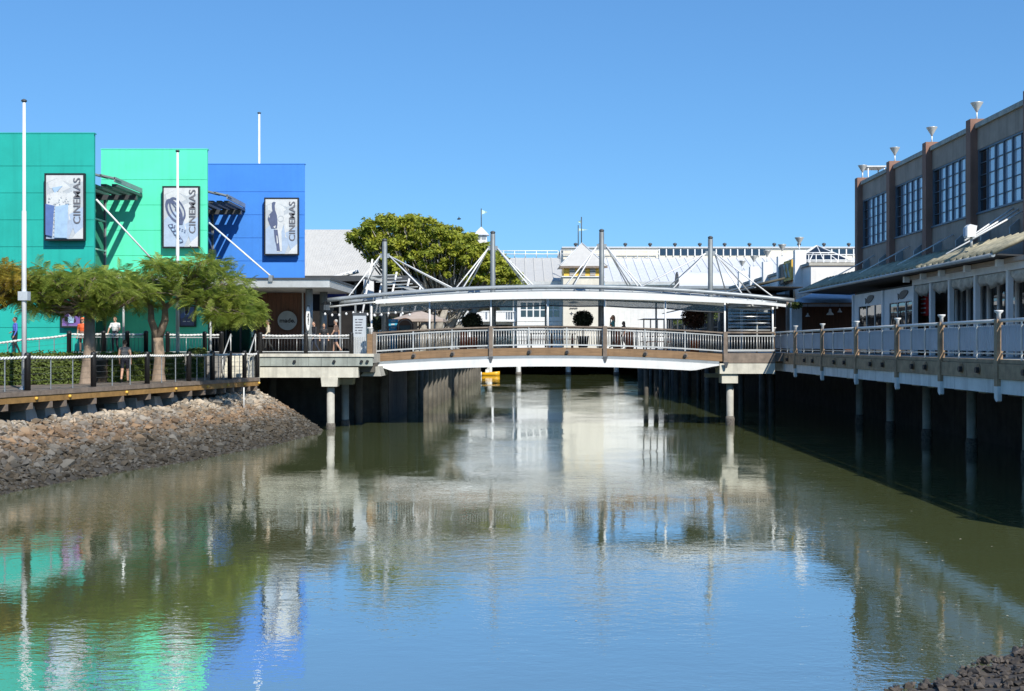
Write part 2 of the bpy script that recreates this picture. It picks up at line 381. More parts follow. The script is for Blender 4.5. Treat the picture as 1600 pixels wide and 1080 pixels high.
for i in range(nu + 4):
    for j in range(nv):
        a = i*(nv+1)+j; mb.f.append([a, a+1, a+nv+2, a+nv+1]); mb.mi.append(0); mb.sm.append(True)
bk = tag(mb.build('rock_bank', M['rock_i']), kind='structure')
rocks = []
for k in range(14):
    bm = bmesh.new()
    for i in range(11):
        d = Vector((random.gauss(0,1), random.gauss(0,1), random.gauss(0,1))).normalized()
        bm.verts.new((d.x * random.uniform(.8,1.1), d.y * random.uniform(.6,.95), d.z * random.uniform(.5,.8)))
    r_ = bmesh.ops.convex_hull(bm, input=bm.verts)
    bmesh.ops.delete(bm, geom=[g for g in r_['geom_interior'] if isinstance(g, bmesh.types.BMVert)], context='VERTS')
    me = bpy.data.meshes.new('rock'); bm.to_mesh(me); bm.free(); me.materials.append(M['rock']); rocks.append(me)
rv = [(np.array([v.co[:] for v in me.vertices]), [list(p.vertices) for p in me.polygons]) for me in rocks]
cand = []
for i in range(14000):
    u = random.random() ** .8; u = u * 1.02; v = random.random()
    p = bank(min(u, 1), v)
    if u > 1: p += Vector((-.2, random.uniform(0, 1.2), -random.uniform(.1, 1.2)))
    s = random.uniform(.062, .125) * (1 + .5 * (random.random() < .12) + .7 * (random.random() < .03)) * (.85 + .35 * v)
    cand.append((s * F / p.y * (0.2 if v < .12 else 1) * (.3 if X(0, p.y) > p.x else 1), p, s))
cand.sort(key=lambda c: -c[0])
def rrot(): return (random.uniform(-.5, .5), random.uniform(-.5, .5), random.uniform(0, 6.28))
for w_, p, s in cand[:300]:
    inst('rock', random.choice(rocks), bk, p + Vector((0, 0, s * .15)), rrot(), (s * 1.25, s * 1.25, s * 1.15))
def rock_heap(name, items, parent, m):
    V_, F_ = [], []; b = 0
    for p, s in items:
        v, f = random.choice(rv); e = Matrix.Rotation(random.uniform(0, 6.28), 3, 'Z') @ Matrix.Rotation(random.uniform(-.6, .6), 3, 'X')
        w = (v * s) @ np.array(e).T + np.array(p)
        V_.append(w); F_ += [[b + i for i in q] for q in f]; b += len(v)
    V_ = np.concatenate(V_) - np.array(origin_of(parent))
    me = bpy.data.meshes.new(name); me.from_pydata(V_.tolist(), [], F_); me.materials.append(m)
    o = bpy.data.objects.new(name, me); COL.objects.link(o); o.parent = parent; o['kind'] = 'stuff'; return o
rock_heap('small_rocks', [(p + Vector((0, 0, s * .1)), s) for w_, p, s in cand[300:]], bk, M['rock_i'])

# dark gravel spit in the near right corner
def spit(u, v):                                        # u along the water's edge, v inland
    p = Vector((3.6, 13.75)).lerp(Vector((9.4, 18.65)), u) + Vector((.646, -.763)) * v * 5
    return Vector((p.x, p.y, -.06 + .75 * v ** .8 + .07 * noise.noise((p.x*1.4, p.y*1.4, 3))))
mb = MB()
for i in range(31):
    for j in range(13): mb.v.append(tuple(spit(i/30*1.6-.5, j/12)))
for i in range(30):
    for j in range(12): a = i*13+j; mb.f.append([a, a+1, a+14, a+13]); mb.mi.append(0); mb.sm.append(True)
M['gravel'] = mat('shade_dark_gravel', (.075, .062, .05), .8, var=.3, nscale=6, isl=.5, bump=.4)  # dark colour stands in for shade falling from behind the camera
gs = tag(mb.build('gravel_spit', M['gravel']), kind='structure')
rock_heap('gravel', [(spit(random.random()*1.6-.5, random.random()) + Vector((0,0,.02)), random.uniform(.03, .09)) for i in range(5200)], gs, M['gravel'])

# ------------------------------------------------------------------ boardwalk
bwk = thing('boardwalk', 'low timber boardwalk with ochre edge beam above the rock bank', 'boardwalk', (*bw(.5, 1.8), 2.4))
T0, T1 = -.03, 1.005
L = (BW1 - BW0).length; n = 0
mb = MB()
t = T0
while t < T1:
    a, b_ = bw(t, .02), bw(t, 4.6); w = .135 / L
    a2, b2 = bw(t + w, .02), bw(t + w, 4.6); z1 = ZB + random.uniform(-.004, .004)
    mb.prism([tuple(a), tuple(a2), tuple(b2), tuple(b_)], ZB - .05, z1); t += .145 / L
o = mb.build('deck_boards', M['deck'], bwk); o['kind'] = 'stuff'
def along(off, z, t0=T0, t1=T1): a, b_ = bw(t0, off), bw(t1, off); return (a.x, a.y, z), (b_.x, b_.y, z)
mb = MB(); mb.beam(*along(-.04, ZB - .09), .10, .14); mb.build('edge_board', M['timber_grey'], bwk)
mb = MB(); mb.beam(*along(-.0, ZB - .27), .12, .22); mb.build('edge_beam', M['timber_yellow'], bwk)
mb = MB(); mb.beam(*along(2.2, ZB - .27), .12, .22); mb.build('inner_beam', M['timber_grey'], bwk)
BR = [8, 47, 78, 100, 147, 190, 232, 268, 297, 318, 335, 350, 363, 376, 388, 399]
for k, px in enumerate(BR):
    p, t = bw_px(px); a = bw(t, -.06); c = bw(t, 1.5)
    mb = MB(); sd = Vector((bd.x, bd.y, 0)) * .14
    pts = [Vector((a.x, a.y, ZB - .385)), Vector((a.x, a.y, ZB - .60)), Vector((c.x, c.y, ZB - .80)), Vector((c.x, c.y, ZB - .385))]
    mb.extr([q_ - sd / 2 for q_ in pts], sd); mb.build('joist', M['timber_grey'], bwk)
    if k % 2 == 1:
        o = MB().lathe((0, 0, 0), [(.055, -.06), (.055, .02), (.04, .05)], 10)
        for i, v in enumerate(o.v): o.v[i] = (v[0], -v[2], v[1])
        q_ = bw(t + .006, -.08); o.v = [(v[0] + q_.x, v[1] + q_.y, v[2] + ZB - .26) for v in o.v]
        o.build('bolt_head', M['yellow'], bwk)
for px in (35, 65, 89, 131, 178, 207, 236, 262, 285):
    p, t = bw_px(px, .75); mb = MB(); w = .30
    for zz in (0,):
        u = Vector((bd.x, bd.y)); nn = bn
        bot = [p + u*w*sx + nn*.35*sy for sx, sy in ((-1.25,-1.3),(1.25,-1.3),(1.25,1),(-1.25,1))]; top = [p + u*w*sx*.8 + nn*.28*sy for sx, sy in ((-1,-1),(1,-1),(1,1),(-1,1))]
        mb.add([(q_.x, q_.y, 1.25) for q_ in bot] + [(q_.x, q_.y, ZB - .55) for q_ in top], [(3,2,1,0),(4,5,6,7),(0,1,5,4),(1,2,6,5),(2,3,7,6),(3,0,4,7)])
    mb.build('footing', M['concrete'], bwk)

# ------------------------------------------------------------------ rope fences
def rope(mb, a, b, r=.045, pitch=.34, sag=.03):
    a = Vector(a); b = Vector(b); d = b - a; Lh = d.length; n = max(6, int(Lh / pitch * 6)); d.normalize(); s = Vector((d.y, -d.x, 0)).normalized(); u = s.cross(d)
    for ph in (0, math.pi):
        pts = []
        for i in range(n + 1):
            t = i / n; an = 2 * math.pi * t * Lh / pitch + ph
            pts.append(a.lerp(b, t) + (s * math.cos(an) + u * math.sin(an)) * r * .75 - Vector((0, 0, 4 * sag * t * (1 - t))))
        mb.tube(pts, r, 5)
def rope_fence(name, label, pts, hgt, rails=5, mid=2, panel=False, group='rope fences'):
    """pts: list of base points of the posts"""
    root = thing(name, label, 'fence', pts[len(pts)//2], group)
    for p in pts:
        mb = MB(); mb.lathe((p[0], p[1], p[2]), [(.105, 0), (.105, hgt - .04), (.115, hgt - .02), (.09, hgt + .05), (.03, hgt + .07)], 10); mb.build('post', M['black'], root)
    for a, b in zip(pts[:-1], pts[1:]):
        a = Vector(a); b = Vector(b); mb = MB(); rope(mb, a + Vector((0, 0, hgt - .09)), b + Vector((0, 0, hgt - .09)), .036); mb.build('rope', M['rope'], root)
        if panel:
            mb = MB(); mb.beam(a + Vector((0,0,hgt-.22)), b + Vector((0,0,hgt-.22)), .04, .04); mb.beam(a + Vector((0,0,.1)), b + Vector((0,0,.1)), .04, .04); mb.build('rail', M['steel_pale'], root)
            nb = max(2, int((b - a).length / .145))
            for i in range(1, nb):
                q_ = a.lerp(b, i / nb); inst('baluster', BAL[0] if i % 6 == 0 else BAL[1], root, q_ + Vector((0, 0, .1)), (0, 0, 0), (1, 1, hgt - .32))
        else:
            for k in range(rails):
                h = .12 + k * (hgt - .35) / (rails - 1); mb = MB(); mb.tube([a + Vector((0,0,h)), b + Vector((0,0,h))], .006, 4); mb.build('wire', M['steel_dark'], root)
            for i in range(1, mid + 1):
                q_ = a.lerp(b, i / (mid + 1)); mb = MB(); mb.beam(q_, q_ + Vector((0, 0, hgt - .15)), .03, .03); mb.build('stanchion', M['steel'], root)
    return root
BAL = [unit_mesh('baluster', M['steel_pale'], MB().tube([(0,0,0),(0,0,1)], .013, 6)), unit_mesh('baluster', M['steel_dark'], MB().tube([(0,0,0),(0,0,1)], .008, 6))]
FP = []
for px in (-70, 43, 146, 230, 295, 332, 359, 382, 402):
    p, t = bw_px(px, .18); FP.append((p.x, p.y, ZB))
rope_fence('rope_fence', 'black post and white rope fence along the boardwalk edge above the rocks', FP, 1.2)

st_ = bw_px(381, -.9)[0]; tag(MB().tube([(st_.x, st_.y, 1.1), (st_.x, st_.y, 2.25)], .03, 6).build('marker_stake', M['white']), 'thin white stake standing in the rock bank', 'stake')

# leaf litter and foam specks drifting on the water
M['litter'] = mat('floating_leaves_and_foam', (.42, .38, .28), .8, var=.3, isl=.6, nscale=3)
V_ = []
for k in range(420):
    side = random.random()
    if side < .45: y = random.uniform(16, 44); x = 5.5 + (y - 16) * .19 + abs(random.gauss(0, 1.7)) - 1.0
    elif side < .8: y = random.uniform(34, 58); x = np.interp(y, toe[:, 1], toe[:, 0]) + .15 + abs(random.gauss(0, 1.1))
    else: y = random.uniform(18, 60); x = random.uniform(-6, 8)
    s_ = random.uniform(.010, .030); a = random.uniform(0, 3.14); c_, d_ = math.cos(a) * s_, math.sin(a) * s_ * .6
    V_ += [(x - c_, y - d_, .004), (x + d_, y - c_, .006), (x + c_, y + d_, .004), (x - d_, y + c_, .006)]
me = bpy.data.meshes.new('floating_litter'); me.from_pydata(V_, [], [[4*k, 4*k+1, 4*k+2, 4*k+3] for k in range(len(V_) // 4)]); me.materials.append(M['litter'])
o = bpy.data.objects.new('floating_litter', me); COL.objects.link(o); tag(o, 'leaf and foam specks floating near the canal edges', 'litter', kind='stuff')
# ------------------------------------------------------------------ text and flat art
def text_mesh(txt, size, bold=0.0, ital=0.0):
    cu = bpy.data.curves.new('lettering', 'FONT'); cu.body = txt; cu.size = size; cu.offset = bold; cu.shear = ital; cu.extrude = 0; cu.resolution_u = 3
    o = bpy.data.objects.new('lettering', cu); COL.objects.link(o)
    dg = bpy.context.evaluated_depsgraph_get(); me = bpy.data.meshes.new_from_object(o.evaluated_get(dg))
    v = np.array([q.co[:] for q in me.vertices]); f = [list(p.vertices) for p in me.polygons]
    bpy.data.objects.remove(o); bpy.data.curves.remove(cu); return v, f
def lettering(name, txt, parent, m, org, right, up, width=None, height=None, bold=0.0, ital=0.0, center=False):
    """flat text at org (lower left), running along right, fitted to width x height"""
    v, f = text_mesh(txt, 1.0, bold, ital); mn, mx = v.min(0), v.max(0); v = v - mn; sz = mx - mn
    sx = width / sz[0] if width else 1; sy = height / sz[1] if height else sx
    if not width: sx = sy
    org = Vector(org); right = Vector(right); up = Vector(up)
    mb = MB(); mb.add([org + right * (p[0] * sx) + up * (p[1] * sy) for p in v], f)
    return mb.build(name, m, parent, recalc=False)

M['art_navy'] = plain('print_slate_blue', (.10, .125, .22)); M['art_blue'] = plain('print_blue', (.105, .18, .42)); M['art_pale'] = plain('print_pale_blue', (.42, .52, .66))
M['art_light'] = plain('print_light_grey', (.50, .54, .57)); M['art_white'] = plain('print_white', (.66, .68, .68)); M['art_grey'] = plain('print_grey', (.16, .16, .18))
M['art_sky'] = plain('print_sky_blue', (.38, .54, .72)); M['art_purple'] = plain('print_purple', (.20, .11, .36)); M['art_pink'] = plain('print_pink', (.68, .34, .46)); M['art_dark'] = plain('print_dark', (.025, .02, .04))

def sign(name, label, px0, px1, py0, py1, Y, art, stand=.16):
    x0, x1, z0, z1 = X(px0, Y), X(px1, Y), Z(py1, Y), Z(py0, Y)
    root = thing(name, label, 'sign', ((x0+x1)/2, Y, z0))
    mb = MB(); fw = .07
    mb.box(x0, x1, Y - .02, Y + .14, z0, z1); mb.build('backing_box', M['black'], root)
    mb = MB(); mb.box(x0, x1, Y - .06, Y - .022, z1 - fw, z1); mb.box(x0, x1, Y - .06, Y - .022, z0, z0 + fw); mb.box(x0, x0 + fw, Y - .06, Y - .022, z0 + fw, z1 - fw); mb.box(x1 - fw, x1, Y - .06, Y - .022, z0 + fw, z1 - fw)
    mb.build('frame', M['black'], root)
    mb = MB(); mb.box(x0 + .16, x1 - .16, Y + .145, Y + .142 + stand, z0 + .4, z0 + .5); mb.box(x0 + .16, x1 - .16, Y + .145, Y + .142 + stand, z1 - .5, z1 - .4); mb.build('bracket', M['steel_dark'], root)
    mb = MB(); mb.box(x0 + fw, x1 - fw, Y - .034, Y - .023, z0 + fw, z1 - fw); mb.build('panel', M['art_light'], root)
    ax0, ax1, az0, az1 = x0 + fw + .01, x1 - fw - .01, z0 + fw + .01, z1 - fw - .01
    def uv(u, v, k=1): return Vector((ax0 + (ax1 - ax0) * u, Y - .034 - .003 * k, az1 + (az0 - az1) * v))
    lay = [0]
    def poly(pts, m, nm='print'):
        lay[0] += 1; mb = MB(); mb.add([uv(u, v, lay[0]) for u, v in pts], [list(range(len(pts)))]); mb.build(nm, M[m], root, recalc=False)
    def ring(cu, cv, ru, rv, rot, w, m):
        lay[0] += 1; mb = MB(); n = 28; asp = (ax1 - ax0) / (az1 - az0)
        vs = []
        for k in range(n):
            a = 2*math.pi*k/n
            for q in (1, w):
                e, g = ru*q*math.cos(a), rv*q*math.sin(a)
                vs.append(uv(cu + e*math.cos(rot) - g*math.sin(rot), cv + (e*math.sin(rot) + g*math.cos(rot))*asp, lay[0]))
        mb.add(vs, [(2*k, 2*((k+1) % n), 2*((k+1) % n)+1, 2*k+1) for k in range(n)]); mb.build('print', M[m], root, recalc=False)
    art(poly, ring, lambda t, u0, v1, wv, hu, m, **kw: lettering('lettering', t, root, M[m], uv(u0, v1, 14), (0, 0, 1), (-1, 0, 0), wv * (az1 - az0), hu * (ax1 - ax0), **kw), uv, root)
    return root
def facets(poly):
    poly([(0,0),(.55,0),(1,.0),(1,.10),(.72,.16),(.3,.05),(0,.12)], 'art_white')
    poly([(.05,.12),(.35,.04),(.66,.20),(.40,.27),(.08,.2)], 'art_white'); poly([(.66,.14),(1,.1),(1,.5),(.8,.62)], 'art_light')
    poly([(0,.55),(.3,.4),(.62,.5),(.75,.8),(.6,1),(0,1)], 'art_pale'); poly([(.55,.3),(.80,.24),(.7,.72),(.62,.7)], 'art_white')
    poly([(.62,.62),(1,.5),(1,.85),(.8,.95)], 'art_pale'); poly([(.8,.92),(1,.82),(1,1),(.7,1)], 'art_white')
def art1(poly, ring, text, uv, root):
    facets(poly); poly([(.16,.2),(.45,.17),(.24,.3)], 'art_sky')
    pts = []
    for k in range(26): pts.append((.02 + .66 * k / 25, .34 - .035 * abs(math.sin(k * 1.1)) - .05 * math.sin(math.pi * k / 25)))
    poly(pts + [(.68,.46),(.3,.50),(.02,.46)], 'art_white')
    for k in range(22): u = random.uniform(.05,.6); v = random.uniform(.32,.45); poly([(u,v),(u+.05,v+.012),(u+.02,v+.025)], 'art_light')
    poly([(.0,.455),(.24,.485),(.18,.965),(.0,.94)], 'art_blue'); poly([(.26,.50),(.62,.46),(.58,.99),(.24,.985)], 'art_sky')
    text('POPCORN', .34, .975, .46, .14, 'art_white', bold=.02, ital=.2); text('CINEMAS', .94, .765, .72, .20, 'art_grey', bold=.012)
def art2(poly, ring, text, uv, root):
    facets(poly)
    ring(.30, .40, .20, .40, -.50, .72, 'art_navy'); ring(.40, .36, .19, .38, -.50, .80, 'art_navy')
    for u, v, a in ((.30,.30,.9),(.42,.42,.9),(.34,.47,.8),(.50,.50,.9)): poly([(u-.10,v-.05),(u-.07,v-.06),(u+.10,v+.06),(u+.07,v+.065)], 'art_navy')
    poly([(.42,.58),(.58,.57),(.56,.625),(.42,.63)], 'art_navy')
    for k in range(5):
        u, v = .20 + .075*k, .66 + .062*k; poly([(u-.08,v-.03),(u+.03,v-.045),(u+.09,v+.01),(u-.02,v+.028)], 'art_navy'); poly([(u-.045,v-.018),(u+.02,v-.028),(u+.055,v+.004),(u-.012,v+.014)], 'art_sky')
    for k in range(6): u, v = .24 + .075*k, .615 + .022*k; poly([(u,v),(u+.04,v+.004),(u+.035,v+.026),(u-.005,v+.022)], 'art_navy')
    text('CINEMAS', .94, .775, .74, .20, 'art_grey', bold=.012)
def art3(poly, ring, text, uv, root):
    facets(poly)
    poly([(.34,.16),(.55,.12),(.60,.40),(.50,.60),(.52,.95),(.36,.97),(.30,.5)], 'art_white')
    poly([(.20,.07),(.26,.05),(.32,.06),(.29,.12),(.30,.20),(.36,.30),(.38,.44),(.36,.54),(.18,.54),(.13,.46),(.07,.36),(.11,.29),(.22,.22),(.20,.15)], 'art_navy')
    poly([(.26,.56),(.38,.56),(.43,.80),(.46,.95),(.36,.95),(.34,.84),(.30,.76)], 'art_navy'); poly([(.34,.66),(.37,.68),(.40,.80),(.36,.82)], 'art_white')
    ring(.48, .36, .10, .10, 0, .8, 'art_light'); poly([(.10,.31),(.14,.30),(.13,.35)], 'art_white'); poly([(.24,.51),(.33,.48),(.30,.54)], 'art_white')
    text('CINEMAS', .94, .765, .72, .20, 'art_grey', bold=.012)

# ------------------------------------------------------------------ cinema buildings: three tall coloured blade walls
def blade(name, label, mkey, x0, x1, Y, ztop, row, first, th=.26):
    root = thing(name, label, 'building', ((x0+x1)/2, Y, ZD))
    mb = MB(); mb.box(x0 + .02, x1 - .03, Y + .02, Y + th, ZD - .02, ztop - .02); mb.build('wall', M[mkey], root)
    z = ztop; h = first
    while z > ZD + .05:
        z0 = max(z - h, ZD); mb = MB(); mb.box(x0, x1, Y - .012, Y + .019, z0 + .020, z); mb.build('panel', M[mkey], root); z = z0; h = row
    mb = MB(); mb.box(x0 - .02, x1 + .02, Y - .03, Y + th + .03, ztop + .002, ztop + .05); mb.build('cap_flashing', M[mkey], root)
    return root
B1 = blade('cinema_building', 'teal cinema wall, tallest and leftmost of the three coloured walls', 'teal', -40, X(147,56), 56, Z(209,56), 1.24, 1.5)
B2 = blade('cinema_building', 'mint green cinema wall standing between the teal and blue walls', 'mint', X(158,62), X(324,62), 62, Z(234,62), 1.29, 1.54)
B3 = blade('cinema_building', 'bright blue cinema wall above the cafe canopy', 'blue', -17.8, X(476,68), 68, Z(257,68), 1.29, 1.54)
M['body'] = mat('dark_grey_cladding', (.16, .17, .175), .6, var=.1)
def body(root, boxes):
    for b in boxes: MB().box(*b).build('rear_block', M['body'], root)
body(B1, [(-40, -20.9, 56.3, 88, ZD - .03, 11.6)]); body(B2, [(-20.85, -16.95, 62.3, 88, ZD - .03, 11.6)]); body(B3, [(-16.9, -12.4, 68.3, 71, ZD - .03, 11.4)])
def glazing(root, x, y0, y1, z1):
    g = MB().box(x - .03, x, y0, y1, ZD, z1).build('side_window', M['glass_dark'], root)
    for k in range(5):
        z = z1 - .1 - k * 1.5; MB().box(x + .005, x + .055, y0, y1, z - .035, z + .035).build('mullion', M['steel_pale'], g)
    for k in range(4):
        y = y0 + .1 + (y1 - y0 - .2) * k / 3; MB().box(x + .006, x + .065, y - .03, y + .03, ZD, z1).build('mullion', M['steel'], g)
glazing(B1, -20.7, 56.3, 61.95, 12.0); glazing(B2, -16.7, 62.3, 67.95, 11.9)
def louvre(root, xs, Yw, z, x0):
    aw = MB(); xr = xs[-1] + .12
    for k in range(3):
        a = k / 3; b = (k + 1) / 3 + .04; za = z + .55 - .42 * a; zb = z + .55 - .42 * b - .03
        for yy in (0,):
            aw.extr([(x0 + (xr - x0) * a, Yw - 4.4, za + .05), (x0 + (xr - x0) * b, Yw - 4.4, zb + .05), (x0 + (xr - x0) * b, Yw - 4.4, zb + .13), (x0 + (xr - x0) * a, Yw - 4.4, za + .13)], (0, 1.0 - .06 * k, 0))
    o = aw.build('louvre_awning', M['steel'], root)
    MB().box(xr - .02, xr + .03, Yw - 4.4, Yw - .1, z + .02, z + .26).build('edge_fascia', M['steel'], o)
    for i, x in enumerate(xs):
        MB().box(x - .13, x + .13, Yw - 4.0, Yw - .03, z - .16, z - .03 + .0 * i).build('slat', M['steel_dark'], o)
    MB().box(x0, xs[-1] + .1, Yw - 1.0, Yw - .72, z - .42, z - .18).build('cross_beam', M['steel_dark'], o)
    return o
louvre(B1, [X(p, 62) for p in (168, 187, 203, 219)], 62, Z(303, 62), -20.9)
louvre(B2, [X(p, 68) for p in (342, 357, 369, 380)], 68, Z(326, 68), -16.9)
sign('cinema_sign', 'popcorn cinema sign on the teal wall', 70, 133, 271, 376, 55.68, art1)
sign('cinema_sign', 'film reel cinema sign on the mint green wall, behind a flagpole', 254, 312, 291, 388, 61.68, art2)
sign('cinema_sign', 'standing figure cinema sign on the blue wall', 413, 467, 309, 399, 67.68, art3)
def art_p(poly, ring, text, uv, root):
    poly([(0,0),(1,0),(1,1),(0,1)], 'art_purple')
    for u, v, r in ((.15,.38,.14),(.83,.50,.12),(.3,.12,.1)): ring(u, v, r, r, 0, .02, 'art_pink'); ring(u, v, r*.5, r*.5, 0, .02, 'art_white')
    for u, v, r in ((.25,.7,.13),(.5,.3,.08),(.7,.78,.1),(.6,.12,.1)): ring(u, v, r, r, 0, .02, 'art_dark')
    poly([(.33,.62),(.68,.62),(.66,.88),(.35,.88)], 'art_sky'); poly([(.4,.5),(.6,.52),(.58,.6),(.42,.6)], 'art_white')
def art_b(poly, ring, text, uv, root):
    poly([(0,0),(1,0),(1,1),(0,1)], 'art_blue'); poly([(.25,.0),(.65,.0),(.6,.42),(.3,.42)], 'art_sky'); poly([(.3,.0),(.58,.0),(.55,.36),(.34,.36)], 'art_dark')
    poly([(0,.62),(.5,.52),(1,.62),(1,1),(0,1)], 'art_navy'); poly([(.18,.76),(.4,.76),(.4,.8),(.18,.8)], 'art_white'); poly([(.5,.76),(.7,.76),(.7,.8),(.5,.8)], 'art_white')
sign('poster_box', 'purple framed poster low on the teal wall beside the tree', 95, 128, 470, 512, 55.80, art_p, stand=.05)
sign('poster_box', 'dark blue framed poster low on the shaded green wall', 280, 306, 478, 511, 61.80, art_b, stand=.05)

# canopies
cn = thing('canopy', 'pale grey flat steel canopy over the cafe front', 'canopy', (-12, 65, 7.0))
ct = [(-15.3, 61), (-9.15, 61), (-9.0, 69), (-11.5, 69), (-11.5, 67.9), (-15.3, 67.9)]
MB().prism(ct, 7.02, 7.40).build('slab', M['steel_pale'], cn); MB().prism([(x + (.06 if x > -10 else 0), y - (.06 if y < 62 else 0)) for x, y in ct], 7.403, 7.50).build('roof_edge', M['steel_dark'], cn)
MB().tube([(-15.47, 62.1, 10.37), (-12.1, 61.1, 7.56)], .045).build('tie_rod', M['white'], cn)
mb = MB(); mb.box(-12.2, -12.0, 60.9, 61.3, 7.3, 7.62); mb.build('rod_bracket', M['steel'], cn)
for px_, Yc in ((483, 62.6), (505, 66.6)):
    MB().lathe((X(px_, Yc), Yc, ZD), [(.19, 0), (.19, 3.31)], 14).build('column', M['steel'], cn)
c2 = thing('canopy', 'grey steel canopy shading the foot of the mint green wall', 'canopy', (-18, 60, 7.0))
MB().prism([(-20.9, 58), (-13.4, 58), (-13.4, 60.9), (-15.45, 60.9), (-15.45, 61.95), (-20.9, 61.95)], 7.02, 7.42).build('slab', M['steel_pale'], c2)
MB().tube([(-19.2, 56.15, 10.85), (-16.6, 58.4, 7.5)], .045).build('tie_rod', M['white'], c2)

# cafe
cf = thing('cafe', 'dark cafe front with red brown timber wall under the canopy', 'cafe', (-13, 67.5, ZD))
MB().box(-16.6, -14.2, 67.2, 67.3, ZD, 7.0).build('shop_window', M['glass_dark'], cf)
for k in range(4): x = -16.6 + k * .8; MB().box(x - .04, x + .04, 67.1, 67.19, ZD, 7.0).build('mullion', M['steel_dark'], cf)
for k in range(12):
    x = -14.15 + k * .23; MB().box(x, x + .222, 67.2 + .008 * (k % 2), 67.4, ZD, 7.0).build('wall_board', M['wood_wall'], cf)
mb = MB(); mb.tube([P(433, 450, 67), P(433, 453, 67), P(473, 457, 67), P(473, 522, 67), (X(473, 67), 67, ZD)], .05); mb.build('white_pipe', M['white'], cf)
def disc(c, r, th, n=28, axis='y', sx=1, sz=1):
    mb = MB(); vs = []
    for y in (-th/2, th/2):
        for k in range(n): a = 2*math.pi*k/n; vs.append((c[0] + r*sx*math.cos(a), c[1] + y, c[2] + r*sz*math.sin(a)))
    mb.add(vs, [list(range(n)), list(range(n, 2*n))[::-1]] + [(k, k+n, (k+1) % n + n, (k+1) % n) for k in range(n)]); return mb
c0 = P(449, 501, 66.9)
rs = thing('round_sign', 'round grey cafe sign reading made on the timber wall', 'sign', c0)
disc(c0, .53, .08).build('disc', plain('sign_grey', (.42, .46, .47)), rs)
lettering('lettering', 'made.', rs, M['black'], c0 + Vector((-.42, -.045, -.12)), (1, 0, 0), (0, 0, 1), .86, .25, bold=.035)
MB().box(c0.x - .02, c0.x + .02, c0.y + .045, 67.2, c0.z + .1, c0.z + .14).build('bracket', M['steel_dark'], rs)
c1 = P(481.5, 498, 62.2)
es = thing('projecting_sign', 'white oval cafe sign seen edge on against the canopy column', 'sign', c1)
disc(c1, .62, .10, sx=.17).build('disc', M['white'], es); MB().box(c1.x - .05, c1.x + .06, c1.y - .02, c1.y + .3, c1.z + .63, c1.z + .68).build('bracket', M['steel_dark'], es)
lettering('lettering', 'made.', es, M['black'], c1 + Vector((.06, -.055, -.3)), (0, 0, 1), (-1, 0, 0), .6, .11, bold=.03)

# arcade behind the left end of the bridge
lr = thing('quay_shops', 'row of dark shops set back along the left quay behind the umbrella', 'building', R(-14, 125, ZD))
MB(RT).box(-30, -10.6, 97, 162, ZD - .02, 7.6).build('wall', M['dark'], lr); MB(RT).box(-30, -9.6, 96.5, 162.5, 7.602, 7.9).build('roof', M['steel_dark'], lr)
for k in range(12): MB(RT).box(-9.95, -9.8, 97 + k * 5.8, 97.15 + k * 5.8, ZD, 7.6).build('post', M['steel_pale'], lr)
ar = thing('arcade', 'dark arcade of shops behind the left end of the footbridge', 'building', (-9.5, 79, ZD))
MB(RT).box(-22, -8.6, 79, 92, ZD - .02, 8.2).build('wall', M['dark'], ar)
MB(RT).box(-22, -7.9, 77.2, 92.2, 8.2, 8.55).build('roof', M['steel_dark'], ar)
for k in range(7): x = -14.6 + k * 1.0; MB(RT).box(x - .06, x + .06, 78.6, 78.72, ZD, 8.19).build('post', M['steel'], ar)
for k, (a, b, z0, z1) in enumerate(((-13.4, -12.7, 5.4, 6.2), (-11.3, -10.2, 3.8, 6.4), (-9.9, -9.0, 4.1, 6.0))): MB(RT).box(a, b, 78.9, 78.98, z0, z1).build('shop_window', M['glass_dark'], ar)
o = MB(); o.box(X(509, 69.4), X(541, 69.4), 69.3, 69.4, Z(468, 69.4), Z(449, 69.4)); tag(o.build('blue_fascia_sign', plain('navy_sign', (.02, .045, .24))), 'plain navy blue fascia sign under the canopy corner', 'sign')
o = thing('lit_sign', 'small round dark sign with pale panel near the deck lamps', 'sign', P(511, 481, 66)); c = P(511, 481, 66)
disc(c, .36, .1).build('disc', M['steel_dark'], o); MB().box(c.x - .17, c.x + .17, c.y - .07, c.y - .055, c.z - .13, c.z + .16).build('panel', M['art_white'], o); MB().box(c.x-.02, c.x+.02, c.y, c.y+.04, c.z+.3, 7.02).build('hanger', M['steel_dark'], o)

# pale hall behind
hl = thing('hall', 'large pale grey metal roofed hall behind the blue wall', 'building', (-18, 105, ZD))
mb = MB(); ya, yb = 98, 104
mb.add([(X(440, ya), ya, Z(432, ya)), (X(606, ya), ya, Z(432, ya)), (X(566, yb), yb, Z(359, yb)), (X(440, yb), yb, Z(359, yb))], [(0, 1, 2, 3)])
mb.add([(X(440, ya), ya, Z(432, ya) - .3), (X(606, ya), ya, Z(432, ya) - .3), (X(566, yb), yb, Z(359, yb) - .3), (X(440, yb), yb, Z(359, yb) - .3)], [(3, 2, 1, 0)])
mb.add([(X(606, ya), ya, Z(432, ya)), (X(606, ya), ya + 14, Z(432, ya)), (X(566, yb), yb + 2, Z(359, yb)), (X(566, yb), yb, Z(359, yb))], [(0, 1, 2, 3)])
mb.build('roof', M['roof_grey'], hl)
for k in range(60):
    a = k / 59; p = P(440 + 166 * a, 432, ya); q = P(440 + 126 * a, 359, yb); MB().beam(p + Vector((0, -.005, .005)), q + Vector((0, -.005, .005)), .04, .03).build('roof_rib', M['roof_grey'], hl)
MB().box(X(440, ya), X(600, ya) - .5, ya + .6, ya + 10, ZD, Z(432, ya) - .35).build('wall', M['body'], hl)
